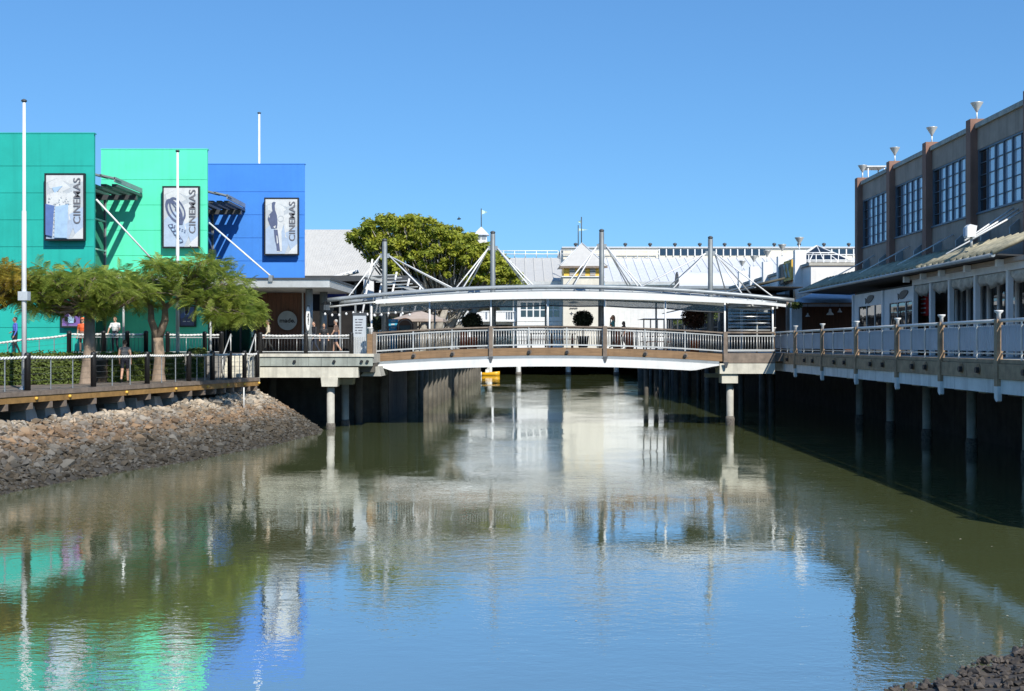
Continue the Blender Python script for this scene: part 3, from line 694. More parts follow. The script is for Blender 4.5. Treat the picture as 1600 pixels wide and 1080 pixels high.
MB().tube([P(476, 446, 96), P(535, 430, 96), P(560, 424, 96)], .16).build('gutter_pipe', M['white'], hl)

# ------------------------------------------------------------------ left deck on piles, stairs
ld = thing('pier_deck', 'concrete pier deck on piles at the left end of the footbridge', 'deck', (-9.5, 62, 2.0))
MB().prism([(-13.74, 58.9), (-12.31, 58.9), (-12.3, 59.0), (-6.74, 59.0), (-6.68, 66), (-13.74, 66)], ZD - .45, ZD - .02).build('slab', M['concrete'], ld)
k0 = X(403, 59); k1 = X(583, 59)
for k in range(9):
    a = k0 + (k1 - k0) * k / 9; b = k0 + (k1 - k0) * (k + 1) / 9; MB().box(a + .006, b - .006, 58.86, 58.99, Z(572, 59), Z(558, 59)).build('fascia_panel', M['concrete_green'], ld)
MB().box(k0 - .02, k1 + .05, 58.80, 59.2, Z(557.6, 59), ZD).build('edge_strip', M['concrete_light'], ld)
MB().box(k0 + .1, X(560, 59), 58.92, 59.5, Z(590, 59), Z(574, 59)).build('edge_beam', M['concrete_light'], ld)
MB().box(k0, k1, 59.6, 61, Z(582, 59), ZD - .46).build('inner_beam', M['concrete_dark'], ld)
for px_ in (460, 522, 565, 574):
    c = P(px_, 565, 58.82); disc(c, .075, .10, 10).build('bolt', M['black'], ld)
for (pa, pb, pt, pbt, Yp) in ((502, 529, 589, 604, 59.1), (524, 553, 591, 601, 62)):
    mb = MB(); a, b, z0, z1 = X(pa, Yp), X(pb, Yp), Z(pbt, Yp), Z(pt, Yp)
    mb.extr([(a + .05, Yp - .2, z0), (b - .05, Yp - .2, z0), (b, Yp - .2, z1), (a, Yp - .2, z1)], (0, .9, 0)); mb.build('pile_cap', M['concrete_light'], ld)
    MB().lathe(((a+b)/2, Yp + .25, -2), [(.19, 0), (.19, z0 + 2)], 12).build('pile', M['concrete'], ld)
    MB().lathe(((a+b)/2, Yp + .25, 0), [(.2, -.1), (.235, .05), (.225, .2), (.2, .32)], 12).build('barnacle_ring', M['barnacle'], ld)
for px_, Yp in ((560, 64), (600, 65.4), (425, 63)):
    MB().lathe((X(px_, Yp), Yp, -2), [(.22, 0), (.22, 5.2)], 10).build('pile', M['concrete_dark'], ld)
a, b = X(562, 60), X(586, 60)
mb = MB(); mb.extr([(a, 60, Z(588, 60)), (b + .3, 60, Z(588, 60)), (b + .2, 60, Z(573, 60)), (a + .5, 60, Z(573, 60))], (0, 3.5, 0)); mb.build('bearing_block', M['concrete'], ld)

st = thing('stairs', 'short concrete stairs between boardwalk and pier deck', 'stairs', (-12.9, 58, ZB))
for k in range(6):
    z1 = ZB + (k + 1) * (ZD - ZB) / 6 - .006; y = 57.25 + k * .28
    MB().box(-13.7, -12.35, y, 58.95, z1 - .18, z1).build('step', M['concrete_light'], st)
MB().box(-12.34, -12.2, 57.2, 58.84, ZB - .3, ZD - .1).build('side_wall', M['concrete'], st)
for x in (-13.62, -12.42):
    mb = MB(); mb.tube([(x, 57.2, ZB + .9), (x, 57.25, ZB + .98), (x, 58.9, ZD + .95), (x, 59.1, ZD + .85)], .03); mb.tube([(x, 57.25, ZB), (x, 57.25, ZB + .95)], .025); mb.tube([(x, 58.88, ZD - .05), (x, 58.88, ZD + .93)], .025); mb.build('handrail', M['steel_pale'], st)

rope_fence('rope_fence', 'black railing with white rope along the pier deck before the cafe', [(X(407, 59.25), 59.25, ZD), (X(478, 59.25), 59.25, ZD), (X(549, 59.25), 59.25, ZD)], .98, panel=True)
rope_fence('rope_fence', 'railing with white rope on the plaza edge below the mint green wall', [(X(240, 57.55), 57.55, ZD), (X(262, 57.55), 57.55, ZD), (X(320, 57.55), 57.55, ZD), (X(346, 57.55), 57.55, ZD)], 1.0, panel=True)
rope_fence('rope_fence', 'railing with white rope on the plaza edge below the teal wall', [(X(108, 54.8), 54.8, ZD), (X(162, 54.8), 54.8, ZD), (X(199, 54.8), 54.8, ZD), (X(228, 54.8), 54.8, ZD)], 1.0, panel=True)
rope_fence('rope_fence', 'sloping rope fence beside the ramp at the far left', [(X(108, 54.0), 54.0, ZD - .25), (X(38, 54.0), 54.0, ZD - .45), (X(-40, 54.0), 54.0, ZD - .7)], 1.2)
mb = MB(); mb.extr([(X(112, 54), 53.5, 2.43), (X(112, 54), 53.5, ZD - .25), (X(-60, 54), 53.5, ZD - .75), (X(-60, 54), 53.5, 2.43)], (0, 1.09, 0)); tag(mb.build('ramp', M['concrete']), kind='structure')

# ------------------------------------------------------------------ poles and lamps on the left
def pole(name, label, x, y, z0, z1, r0=.075, r1=.04, box=None, cap=True):
    root = thing(name, label, 'flagpole', (x, y, z0))
    MB().tube([(x, y, z0), (x, y, z0 + (z1 - z0) * .62), (x, y, z0 + (z1 - z0) * .625), (x, y, z1)], [r0, r0 * .92, r1 * 1.2, r1], 10).build('shaft', M['white'], root)
    MB().lathe((x, y, z0), [(r0 * 2.0, 0), (r0 * 2.0, .03), (r0 * 1.2, .12)], 12).build('base_plate', M['steel'], root)
    MB().lathe((x, y, z1), [(r1, 0), (r1 * 1.9, .03), (r1 * 1.9, .07), (r1 * .6, .11)], 10).build('finial', M['steel_dark'], root)
    return root
pa = pole('flagpole', 'tall white flagpole on the boardwalk in front of the teal wall', -16.45, 41.0, ZB, Z(160, 41), .085, .05)
MB().box(-16.61, -16.29, 40.87, 41.15, 5.62, 5.92).build('lantern_box', M['art_light'], pa)
pole('flagpole', 'white flagpole crossing the film reel sign', X(277.5, 54.5), 54.5, 2.42, Z(238, 54.5), .085, .05)
pole('flagpole', 'thin white flagpole rising behind the blue wall', X(405, 74), 74, 3.7, Z(178, 74), .09, .06)
def lamp_post(label, x, y, z0, z1):
    root = thing('lamp_post', label, 'lamp post', (x, y, z0))
    MB().tube([(x, y, z0), (x, y, z1)], .055, 8).build('shaft', M['steel_pale'], root)
    MB().lathe((x, y, z1), [(.06, 0), (.3, .06), (.3, .1), (.2, .2), (.05, .26)], 14).build('lamp_head', M['white'], root)
lamp_post('slim grey lamp post rising into the tree crown by the teal wall', X(193, 55.4), 55.4, ZD, Z(440, 55.4))
lamp_post('white lamp post by the stairs, its head hidden in leaves', X(329, 56.2), 56.2, 2.42, 6.6)

# ------------------------------------------------------------------ foliage
def fronds(C, D, L, npair=9, wid=.013, plen=.15):
    """compound feather leaves: C base points, D directions, L lengths -> verts, quads"""
    N = len(C); C = np.asarray(C); D = np.asarray(D); D = D / np.linalg.norm(D, axis=1, keepdims=True); L = np.asarray(L)[:, None]
    up = np.array([0, 0, 1.]) + np.random.normal(0, .25, (N, 3)); S = np.cross(D, up); S /= np.linalg.norm(S, axis=1, keepdims=True); U = np.cross(S, D)
    V_ = []
    for k in range(npair):
        t = (k + .7) / npair
        base = C + D * L * t - U * L * (.35 * t * t)
        pl = plen * (1 - .55 * abs(t - .45)) * L / .42
        for sg in (-1, 1):
            tip = base + S * sg * pl + D * pl * .55 - U * pl * (.25 + .2 * np.random.rand(N, 1))
            wv = D * wid * (L / .42)
            V_ += [base - wv, base + wv, tip + wv * .6, tip - wv * .6]
    V_ = np.stack(V_, 1).reshape(-1, 3)
    return V_
def leaves(C, s, out=None, jit=.9):
    """single diamond leaves; out: preferred normal"""
    N = len(C); C = np.asarray(C); s = np.asarray(s)[:, None]
    n = np.random.normal(0, jit, (N, 3)) + (out if out is not None else np.array([0, 0, .8])); n /= np.linalg.norm(n, axis=1, keepdims=True)
    a = np.cross(n, np.random.normal(0, 1, (N, 3))); a /= np.linalg.norm(a, axis=1, keepdims=True); b = np.cross(n, a)
    V_ = np.stack([C - a * s, C + b * s * .45 + n * s * .12, C + a * s, C - b * s * .45 + n * s * .12], 1).reshape(-1, 3)
    return V_
def quad_obj(name, V_, m, parent, kind='stuff'):
    o_ = np.array(origin_of(parent)); n = len(V_) // 4
    me = bpy.data.meshes.new(name); me.vertices.add(len(V_)); me.loops.add(len(V_)); me.polygons.add(n)
    me.vertices.foreach_set('co', (V_ - o_).astype(np.float32).ravel()); me.loops.foreach_set('vertex_index', np.arange(len(V_), dtype=np.int32))
    me.polygons.foreach_set('loop_start', np.arange(0, len(V_), 4, dtype=np.int32)); me.polygons.foreach_set('loop_total', np.full(n, 4, dtype=np.int32))
    me.materials.append(m); me.update(calc_edges=True); me.validate()
    o = bpy.data.objects.new(name, me); COL.objects.link(o); o.parent = parent
    if kind: o['kind'] = kind
    return o
def sph(n): d = np.random.normal(0, 1, (n, 3)); return d / np.linalg.norm(d, axis=1, keepdims=True)

def poinciana(label, base, fork, trunk_r, pads, Y0, m, nper=82, starts=None):
    root = thing('poinciana_tree', label, 'tree', base, 'umbrella trees on the boardwalk'); base = Vector(base); fork = Vector(fork)
    mid = base.lerp(fork, .5) + Vector((.05, 0, 0))
    tr = MB().tube([base - Vector((0, 0, .1)), base + Vector((0, 0, .08)), base.lerp(fork, .25), mid, fork], [trunk_r * 1.7, trunk_r * 1.15, trunk_r * .95, trunk_r * .9, trunk_r * .8], 12).build('trunk', M['bark'], root)
    V_ = []; lim = MB()
    for (px_, py_, rx, ry) in pads:
        for dy in (-1.35, 0, 1.35):
            Yc = Y0 + dy + random.uniform(-.4, .4); c = P(px_ + random.uniform(-9, 9), py_ + random.uniform(-4, 4) + abs(dy) * 4, Y0); c.y = Yc
            ax, az = rx * Y0 / F * (1 if dy == 0 else .8), ry * Y0 / F * .66
            n = int(nper * (1 if dy == 0 else .75)); d = sph(n); d[:, 2] = np.abs(d[:, 2]) * np.where(np.random.rand(n) < .75, 1, -1)
            r_ = np.random.uniform(.45, 1.0, (n, 1)) ** .6
            pts = np.array(c) + d * r_ * np.array([ax, ax * .85, az])
            dirs = d * np.array([1, 1, .25]) + np.random.normal(0, .35, (n, 3)) + np.array([0, 0, -.05])
            V_.append(fronds(pts, dirs, np.random.uniform(.32, .55, n)))
            f0 = min(starts, key=lambda q: (Vector(q) - c).length) if starts else fork
            k = f0.lerp(c, .5) + Vector((random.uniform(-.3, .3), random.uniform(-.2, .2), random.uniform(-.25, .15)))
            lim.tube([f0 - Vector((0, 0, .05)), f0.lerp(k, .5) + Vector((0, 0, .10)), k, c], [trunk_r * .30, trunk_r * .25, trunk_r * .17, .018], 6)
            for q in range(4):
                e = c + Vector((random.uniform(-1, 1) * ax, random.uniform(-1, 1) * ax, random.uniform(-.3, .8) * az)); lim.tube([k, k.lerp(e, .6) + Vector((0, 0, .1)), e], [trunk_r * .15, .02, .008], 4)
    lim.build('limb', M['bark'], root)
    o = quad_obj('crown', np.concatenate(V_), m, root, None); return root
tb1 = (X(136, 47.6), 47.6, ZB - .02)
poinciana('feathery umbrella tree nearer the flagpole, hiding a person in orange', tb1, (X(140, 47.6) , 47.6, Z(492, 47.6)), .25,
          [(90, 456, 30, 18), (125, 438, 48, 20), (170, 434, 45, 20), (76, 478, 18, 10), (140, 456, 45, 14), (195, 450, 40, 18), (100, 428, 28, 12), (68, 466, 12, 8), (148, 478, 14, 8)], 47.6, M['poinciana'])
tb2 = (X(248, 51.2), 51.2, ZB - .02)
t2 = poinciana('feathery umbrella tree with forked trunk, larger crown reaching the cafe canopy', tb2, (X(247, 51.2), 51.2, Z(528, 51.2)), .25,
          [(225, 452, 45, 24), (262, 428, 45, 22), (312, 425, 48, 24), (350, 445, 42, 28), (376, 466, 24, 24), (335, 474, 42, 24), (285, 452, 48, 22), (388, 486, 10, 10), (220, 468, 22, 8), (325, 412, 24, 10), (255, 410, 18, 8), (345, 492, 18, 10), (205, 440, 35, 20)], 51.2, M['poinciana'], starts=[P(236, 480, 51.2), P(216, 464, 51.2), P(259, 478, 51.2), P(286, 464, 51.2)])
for (e1, e2, r_) in (((236, 480), (215, 462), .13), ((258, 480), (285, 462), .14)):
    f = Vector((X(247, 51.2), 51.2, Z(530, 51.2)))
    MB().tube([f, P(e1[0], e1[1] + 20, 51.2), P(e1[0] , e1[1] , 51.2), P(e2[0], e2[1], 51.2)], [r_ * 1.25, r_ * 1.1, r_, r_ * .5], 10).build('main_fork', M['bark'], t2)
tb3 = (X(-60, 47), 47, ZB - .02)
poinciana('golden leaved umbrella tree entering at the left edge', tb3, (X(-60, 47), 47, Z(515, 47)), .24, [(0, 440, 35, 18), (30, 435, 30, 18), (-40, 435, 40, 20), (50, 440, 18, 12), (8, 462, 22, 12), (10, 418, 16, 10)], 47, M['poinciana_gold'], 80)

def hedge(label, a, b, w, h, n):
    a = Vector(a); b = Vector(b); root = thing('hedge', label, 'hedge', (a + b) / 2, 'clipped hedges by the boardwalk')
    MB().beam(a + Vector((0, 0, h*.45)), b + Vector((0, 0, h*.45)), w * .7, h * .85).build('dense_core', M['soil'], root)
    d = b - a; s = Vector((d.y, -d.x, 0)).normalized(); t = np.random.rand(n, 1); f = np.random.rand(n)
    off = np.random.uniform(-1, 1, n) * w / 2; z = np.random.uniform(0, 1, n) * h
    top = f < .3; front = (f >= .3) & (f < .85); z[top] = h + np.random.normal(0, .05, top.sum()); off[front] = w / 2 * np.random.uniform(.78, 1.08, front.sum()); off[f >= .85] *= -1
    pts = np.array(a) + t * np.array(d) + off[:, None] * np.array(s); pts[:, 2] = a.z + z + np.random.normal(0, .03, n)
    nrm = np.where(front[:, None], np.array(s) * 1.0 + np.array([0, 0, .5]), np.array([0, 0, 1.0]))
    quad_obj('leaves', leaves(pts, np.random.uniform(.045, .085, n), nrm, .65), M['hedge'], root)
hedge('long clipped green hedge at the back of the boardwalk', (-22.9, 42.2, 2.42), (-17.05, 48.3, 2.42), .9, 1.30, 15000)
hedge('clipped hedge behind the walker, between the two tree trunks', (-16.75, 49.5, 2.42), (-15.75, 52.3, 2.42), .9, 1.28, 6500)
hedge('shorter clipped hedge behind the forked tree trunk', (-15.55, 53.2, 2.42), (-14.9, 54.3, 2.42), .8, 1.25, 3500)
hedge('small hedge beside the concrete stairs', (X(296, 56.6), 56.6, 2.42), (X(321, 56.6), 56.6, 2.42), .8, 1.42, 2600)
# ------------------------------------------------------------------ footbridge
YF, YK = 62.0, 66.2
bx0, bx1 = X(585, YF), X(1135, YF)
def zd(x): return 4.0 - .33 * ((x - 1.95) / 9.0) ** 2
def zr(x): return 7.10 - .70 * ((x - 2.4) / 11.9) ** 2
def strip(x0, x1, y0, y1, fb, ft, n=30):
    mb = MB(); vs = []
    for i in range(n + 1):
        x = x0 + (x1 - x0) * i / n; vs += [(x, y0, fb(x)), (x, y1, fb(x)), (x, y1, ft(x)), (x, y0, ft(x))]
    fs = []
    for i in range(n):
        a = 4 * i
        for k in range(4): fs.append((a + k, a + (k + 1) % 4, a + 4 + (k + 1) % 4, a + 4 + k))
    fs += [(0, 1, 2, 3), (4*n+3, 4*n+2, 4*n+1, 4*n)]
    mb.add(vs, fs); return mb
br = thing('footbridge', 'covered arched footbridge with white beam, timber edge and railings across the canal', 'bridge', (2, 64, 3.0))
o = strip(bx0 + .03, bx1 - .03, YF + .06, YK, lambda x: zd(x) - .22, lambda x: zd(x) - .01).build('deck', M['deck'], br)
strip(bx0 + .1, bx1 - .1, YF + .5, YK - .5, lambda x: zd(x) - .75, lambda x: zd(x) - .23).build('under_beam', M['steel_dark'], br)
mains = [585, 767, 945, 1133]; stan = []
for a, b in zip(mains[:-1], mains[1:]): stan += [a + (b - a) / 3, a + 2 * (b - a) / 3]
cuts = sorted(mains + stan)
for a, b in zip(cuts[:-1], cuts[1:]):
    xa, xb = X(a, YF) + .012, X(b, YF) - .012
    strip(xa, xb, YF - .06, YF + .05, lambda x: zd(x) - .40, lambda x: zd(x) - .015, 6).build('fascia_board', M['timber'], br)
tl = lambda x: min(1, max(0, (x - bx0) / 1.2, 0)) * min(1, max(0, (bx1 - .4 - x) / 1.6))
strip(bx0 + .05, bx1 - .4, YF - .20, YF + .3, lambda x: zd(x) - .55, lambda x: zd(x) - .41, 30).build('steel_flange', M['steel'], br)
strip(bx0 + .1, bx1 - .4, YF - .26, YF - .14, lambda x: zd(x) - .60 - .36 * min(1, max(.05, (x - bx0 - .1) / .9)) * min(1, max(.05, (bx1 - .4 - x) / 1.3)), lambda x: zd(x) - .553, 60).build('white_beam', M['white'], br)
strip(bx0 + .1, bx1 - .4, YK - .1, YK + .1, lambda x: zd(x) - .85, lambda x: zd(x) - .3, 30).build('white_beam', M['white'], br)
for px_ in stan:
    c = P(px_, 0, YF - .1); c.z = zd(c.x) - .24; disc(c, .085, .10, 10).build('bolt', M['black'], br); disc(c + Vector((.03, .03, .03)), .12, .04, 10).build('bolt_plate', M['timber_grey'], br)
for px_ in mains:
    x = X(px_, YF); MB().box(x - .10, x + .10, YF - .17, YF - .062, zd(x) - .42, zd(x) + 1.12).build('timber_post', M['timber_grey'], br)
    mb = MB(); mb.extr([(x - .13, YF - .30, zd(x) - .42), (x + .13, YF - .30, zd(x) - .42), (x + .04, YF - .30, zd(x) - .72), (x - .04, YF - .30, zd(x) - .72)], (0, .035, 0)); mb.build('post_shoe', M['steel_dark'], br)
def railing(Y, name):
    r = strip(bx0, bx1, Y - .05, Y + .05, lambda x: zd(x) + 1.03, lambda x: zd(x) + 1.10).build(name, M['timber_grey'], br)
    strip(bx0, bx1, Y - .022, Y + .022, lambda x: zd(x) + .90, lambda x: zd(x) + .95).build('upper_rail', M['steel_pale'], r)
    strip(bx0, bx1, Y - .03, Y + .03, lambda x: zd(x) + .10, lambda x: zd(x) + .17).build('lower_rail', M['steel_pale'], r)
    for px_ in cuts:
        for s in ((-.09, .09) if px_ in mains else (0,)):
            x = X(px_, YF) + s; MB().beam((x, Y, zd(x)), (x, Y, zd(x) + 1.03), .055, .055).build('stanchion', M['steel_pale'], r)
    n = 136
    for i in range(1, n):
        x = bx0 + (bx1 - bx0) * i / n; inst('baluster', BAL[0], r, (x, Y, zd(x) + .15), sc=(1.25, 1.25, .77))
    return r
railing(YF, 'near_railing'); railing(YK, 'far_railing')

# roof
PI_ = math.pi
M['pelmet'] = bpy.data.materials.new('grey_vinyl'); M['pelmet'].use_nodes = True
n_, l_ = M['pelmet'].node_tree.nodes, M['pelmet'].node_tree.links; pb_ = n_['Principled BSDF']; pb_.inputs['Base Color'].default_value = (.22, .23, .21, 1); pb_.inputs['Roughness'].default_value = .3; pb_.inputs['Alpha'].default_value = .55
rfx0, rfx1 = X(512, YF), X(1240, YF)
M['sheet'] = mat('translucent_roof_sheet', (.42, .43, .42), .5, var=.08, transl=.25)
rf = strip(X(590, YF), X(1222, YF), YF + .1, YK - .1, lambda x: zr(x) - .36, lambda x: zr(x) - .31, 40).build('roof_sheet', M['sheet'], br)
strip(X(588, YF), X(1226, YF), YF - .32, YF - .24, lambda x: zr(x) - .25 - .38 * (1 - .62 * min(1, abs((x - 2.4) / 10.6) ** 2.2)), lambda x: zr(x) - .25, 40).build('white_fascia', M['white'], rf)
strip(X(588, YF), X(1226, YF), YK - .08, YK + .04, lambda x: zr(x) - .55, lambda x: zr(x) - .25, 40).build('rear_fascia', M['steel_pale'], rf)
for i in range(17):
    x = X(600, YF) + (X(1215, YF) - X(600, YF)) * i / 16; MB().box(x - .04, x + .04, YF + .1, YK - .1, zr(x) - .50, zr(x) - .365).build('rafter', M['steel_pale'], rf)
for Y in (YF - .05, YK + .05):
    tb = MB().tube([(rfx0 + (rfx1 - rfx0) * i / 32, Y, zr(rfx0 + (rfx1 - rfx0) * i / 32)) for i in range(33)], .108, 12).build('roof_tube', M['steel'], br)
    if Y < 64:
        MB().tube([(rfx0 + .1 + 2.6 * i / 6, Y, zr(rfx0 + .1 + 2.6 * i / 6) - .36 ) for i in range(7)], .05, 8).build('lower_tube', M['steel_pale'], br)
        for i in range(33):
            x = rfx0 + .15 + (rfx1 - rfx0 - .3) * i / 32; MB().tube([(x, Y, zr(x) - .34), (x, Y - .02, zr(x) - .08)], .022, 5).build('hanger', M['steel'], tb)
posts = [580, 671, 767, 856, 945, 1040, 1133, 1208]
for px_ in posts:
    x = X(px_, YF); z0 = zd(x) if bx0 < x < bx1 else ZD; MB().tube([(x, YF + .1, z0), (x, YF + .1, zr(x) - .45)], .05, 8).build('slim_post', M['white'], br)
    MB().tube([(x, YK - .1, z0), (x, YK - .1, zr(x) - .45)], .05, 8).build('slim_post', M['steel_pale'], br)
YM = 64.1
for px_, top, ends in ((601, 378, (545, 662, 707)), (770, 366, (713, 724, 826, 833)), (940, 363, (885, 897, 997, 1003)), (1110, 374, (1002, 1052, 1159, 1207))):
    x = X(px_, YM); zt = Z(top, YM); z0 = zd(x) if bx0 < x < bx1 else ZD
    ms = MB().lathe((x, YM, 0), [(.17, z0), (.17, zr(x) - .5), (.135, zr(x) - .3), (.13, zt), (.10, zt + .02)], 14).build('mast', M['mast'], br)
    MB().lathe((x, YM, zt + .02), [(.11, 0), (.135, .04), (.135, .10), (.05, .15)], 12).build('mast_cap', M['steel_dark'], ms)
    MB().box(x - .26, x + .26, YM - .03, YM + .03, zt - .85, zt - .62).build('stay_plate', M['steel'], ms)
    for e in ends:
        xe = X(e, YF); s = 1 if xe > x else -1
        MB().tube([(x + s * .24, YM, zt - .74), (xe, YF - .02, zr(xe) + .08)], .035, 6).build('stay_rod', M['white'], ms)
        MB().tube([(x + s * .24, YM + .02, zt - .74), (xe, YK, zr(xe) + .08)], .035, 6).build('stay_rod', M['steel_pale'], ms)
for a, b in zip(posts[:-1], posts[1:]):
    xa, xb = X(a, YF) + .07, X(b, YF) - .07; f0 = lambda x: zr(x) - .62
    if xb > X(1139, YF): continue
    strip(xa, xb, YF + .12, YF + .125, lambda x: zr(x) - .95 - .04 * math.sin((x - xa) / (xb - xa) * PI_), lambda x: zr(x) - .42, 8).build('rolled_pelmet', M['pelmet'], br)
    MB().tube([(xa, YF + .12, zr(xa) - .96), ((xa + xb) / 2, YF + .12, zr((xa + xb) / 2) - 1.0), (xb, YF + .12, zr(xb) - .96)], .035, 6).build('pelmet_hem', M['steel_dark'], br)
# side landing at the right end
rx0, rx1 = bx1 + .03, X(1211, YF)
MB().box(rx0, rx1 + .5, YF + .06, YK, ZD - .4, ZD - .01).build('landing', M['deck'], br)
MB().box(rx0, rx1, YF - .05, YF + .05, Z(567, YF), Z(552, YF)).build('fascia_board', M['timber_grey'], br)
rr = MB().box(rx0, rx1, YF - .05, YF + .05, Z(521, YF), Z(518.5, YF)).build('landing_railing', M['timber_grey'], br)
MB().box(rx0, rx1, YF - .03, YF + .03, Z(526, YF), Z(524, YF)).build('upper_rail', M['steel_pale'], rr); MB().box(rx0, rx1, YF - .03, YF + .03, Z(549, YF), Z(546, YF)).build('lower_rail', M['steel_pale'], rr)
for i in range(17): inst('baluster', BAL[0], rr, (rx0 + .1 + (rx1 - rx0 - .2) * i / 16, YF, Z(548, YF)), sc=(1.25, 1.25, Z(525, YF) - Z(548, YF)))
ab = thing('bridge_abutment', 'cream concrete abutment beam and pile under the right end of the footbridge', 'abutment', (12, 63, 0))
MB().box(X(1124, YF), X(1210, YF), YF - .12, YF + 1.2, Z(584, YF), Z(568, YF)).build('beam', M['concrete_light'], ab)
MB().box(X(1128, YF), X(1153, YF), YF + .0, YF + .95, Z(599, YF), Z(584, YF) - .003).build('pile_cap', M['concrete_light'], ab)
xp = X(1140.5, YF + .5)
MB().lathe((xp, YF + .5, -2), [(.185, 0), (.185, Z(599, YF) + 2)], 14).build('pile', M['concrete'], ab)
mb = MB(); mb.lathe((xp, YF + .5, 0), [(.19, -.1), (.24, .02), (.23, .2), (.25, .33), (.2, .48)], 14); mb.build('barnacle_ring', M['barnacle'], ab)
MB().box(X(1104, 65), X(1135, 65), 65, 65.8, Z(590, 65), Z(584, 65)).build('rear_cap', M['concrete'], ab)

# clear roll-down blind at the right end
M['clear'] = bpy.data.materials.new('clear_vinyl'); M['clear'].use_nodes = True
n_, l_ = M['clear'].node_tree.nodes, M['clear'].node_tree.links; n_.clear()
o_ = n_.new('ShaderNodeOutputMaterial'); t_ = n_.new('ShaderNodeBsdfTransparent'); t_.inputs[0].default_value = (.80, .82, .80, 1); g_ = n_.new('ShaderNodeBsdfGlossy'); g_.inputs['Roughness'].default_value = .12; g_.inputs['Color'].default_value = (.8, .82, .8, 1)
m_ = n_.new('ShaderNodeMixShader'); m_.inputs[0].default_value = .14; l_.new(t_.outputs[0], m_.inputs[1]); l_.new(g_.outputs[0], m_.inputs[2]); l_.new(m_.outputs[0], o_.inputs[0])
def blind(label, x0, x1, Y, z0, z1, group=None):
    root = thing('clear_blind', label, 'blind', ((x0 + x1) / 2, Y, z0), group); mb = MB(); nx, nz = 16, 26; vs = []
    for j in range(nz + 1):
        for i in range(nx + 1):
            x = x0 + (x1 - x0) * i / nx; z = z0 + (z1 - z0) * j / nz
            vs.append((x, Y + .035 * noise.noise((x * 1.2, z * 6, 1.7)) + .02 * math.sin(j * 1.9), z))
    mb.add(vs, [(j*(nx+1)+i, j*(nx+1)+i+1, (j+1)*(nx+1)+i+1, (j+1)*(nx+1)+i) for j in range(nz) for i in range(nx)], 0, True); mb.build('sheet', M['clear'], root, recalc=False)
    MB().tube([(x0, Y, z1), (x1, Y, z1)], .05, 8).build('roller', M['steel_pale'], root); MB().tube([(x0, Y, z0), (x1, Y, z0)], .025, 6).build('hem_bar', M['steel_pale'], root)
blind('clear plastic blind lowered at the right end of the footbridge', X(1139, YF), X(1205, YF), YF + .2, Z(516, YF), Z(473, YF))

# planters, tables and signs on the bridge and decks
def planter(label, px_, Y, ball_r, ball_py, mk, pot='orange', ph=.62, cone=False):
    x = X(px_, Y); z0 = zd(x) if bx0 < x < bx1 else ZD; zb = Z(ball_py, Y)
    root = thing('planter', label, 'planter', (x, Y, z0), 'potted plants on the footbridge')
    MB().lathe((x, Y, z0), [(.22, 0), (.25, .02), (.30, ph - .06), (.33, ph - .05), (.33, ph), (.28, ph), (.27, ph - .05)], 16).build('pot', M[pot], root)
    MB().tube([(x, Y, z0 + ph - .08), (x, Y, zb)], .03, 6).build('stem', M['bark'], root)
    n = 2600; d = sph(n); r_ = ball_r * np.random.uniform(.2, 1.06, (n, 1)) ** .6; pts = np.array([x, Y, zb]) + d * r_ * np.array([1, 1, .86])
    quad_obj('foliage', leaves(pts, np.random.uniform(.05, .09, n), d, .5), M[mk], root, None)
    return root
planter('dark clipped ball shrub in an orange pot on the left part of the footbridge', 738, 65.4, .56, 503, 'topiary')
planter('dark clipped ball shrub in front of the cream tower wall', 911, 65.4, .55, 499, 'topiary', pot='steel_dark')
planter('loose maroon leaved shrub at the right part of the footbridge', 1085, 65.2, .72, 496, 'maroon')
planter('small dark clipped shrub beside the white notice pylon', 590, 66.0, .42, 505, 'topiary', pot='steel_dark')
for px_ , lab in ((724, 'orange litter bin beside the clipped ball shrub'), (964, 'orange litter bin behind the two people on the footbridge'), (984, 'orange litter bin, right one of the pair behind the two people')):
    x = X(px_, 65.3); z0 = zd(x); root = thing('litter_bin', lab, 'bin', (x, 65.3, z0), 'orange bins on the footbridge')
    MB().lathe((x, 65.3, z0), [(.2, 0), (.22, .03), (.23, .78), (.20, .80)], 14).build('drum', M['orange'], root); MB().lathe((x, 65.3, z0 + .80), [(.24, 0), (.24, .04), (.12, .13)], 14).build('lid', M['orange'], root)
def table(label, px_, Y):
    x = X(px_, Y); z0 = zd(x); root = thing('picnic_table', label, 'table', (x, Y, z0), 'slatted tables on the footbridge')
    for k in range(5): MB().box(x - .75, x + .75, Y - .35 + k * .145, Y - .225 + k * .145, z0 + .70, z0 + .74).build('top_slat', M['redwood'], root)
    for s in (-1, 1):
        for k in range(2): MB().box(x - .75, x + .75, Y + s * .62 - .15 + k * .155, Y + s * .62 - .01 + k * .155, z0 + .42, z0 + .46).build('bench_slat', M['redwood'], root)
        for t in (-.55, .55): MB().beam((x + t, Y + s * .68, z0), (x + t, Y + s * .1, z0 + .70), .06, .09).build('leg', M['redwood'], root)
        MB().box(x + s * .55 - .03, x + s * .55 + .03, Y - .72, Y + .72, z0 + .36, z0 + .417).build('cross_bar', M['redwood'], root)
table('red brown slatted picnic table left of the cream tower, on the footbridge', 846, 64.9); table('red brown slatted picnic table just left of the clipped ball shrub', 878, 64.9); table('red brown slatted picnic table in the right bay of the footbridge', 1024, 64.9)

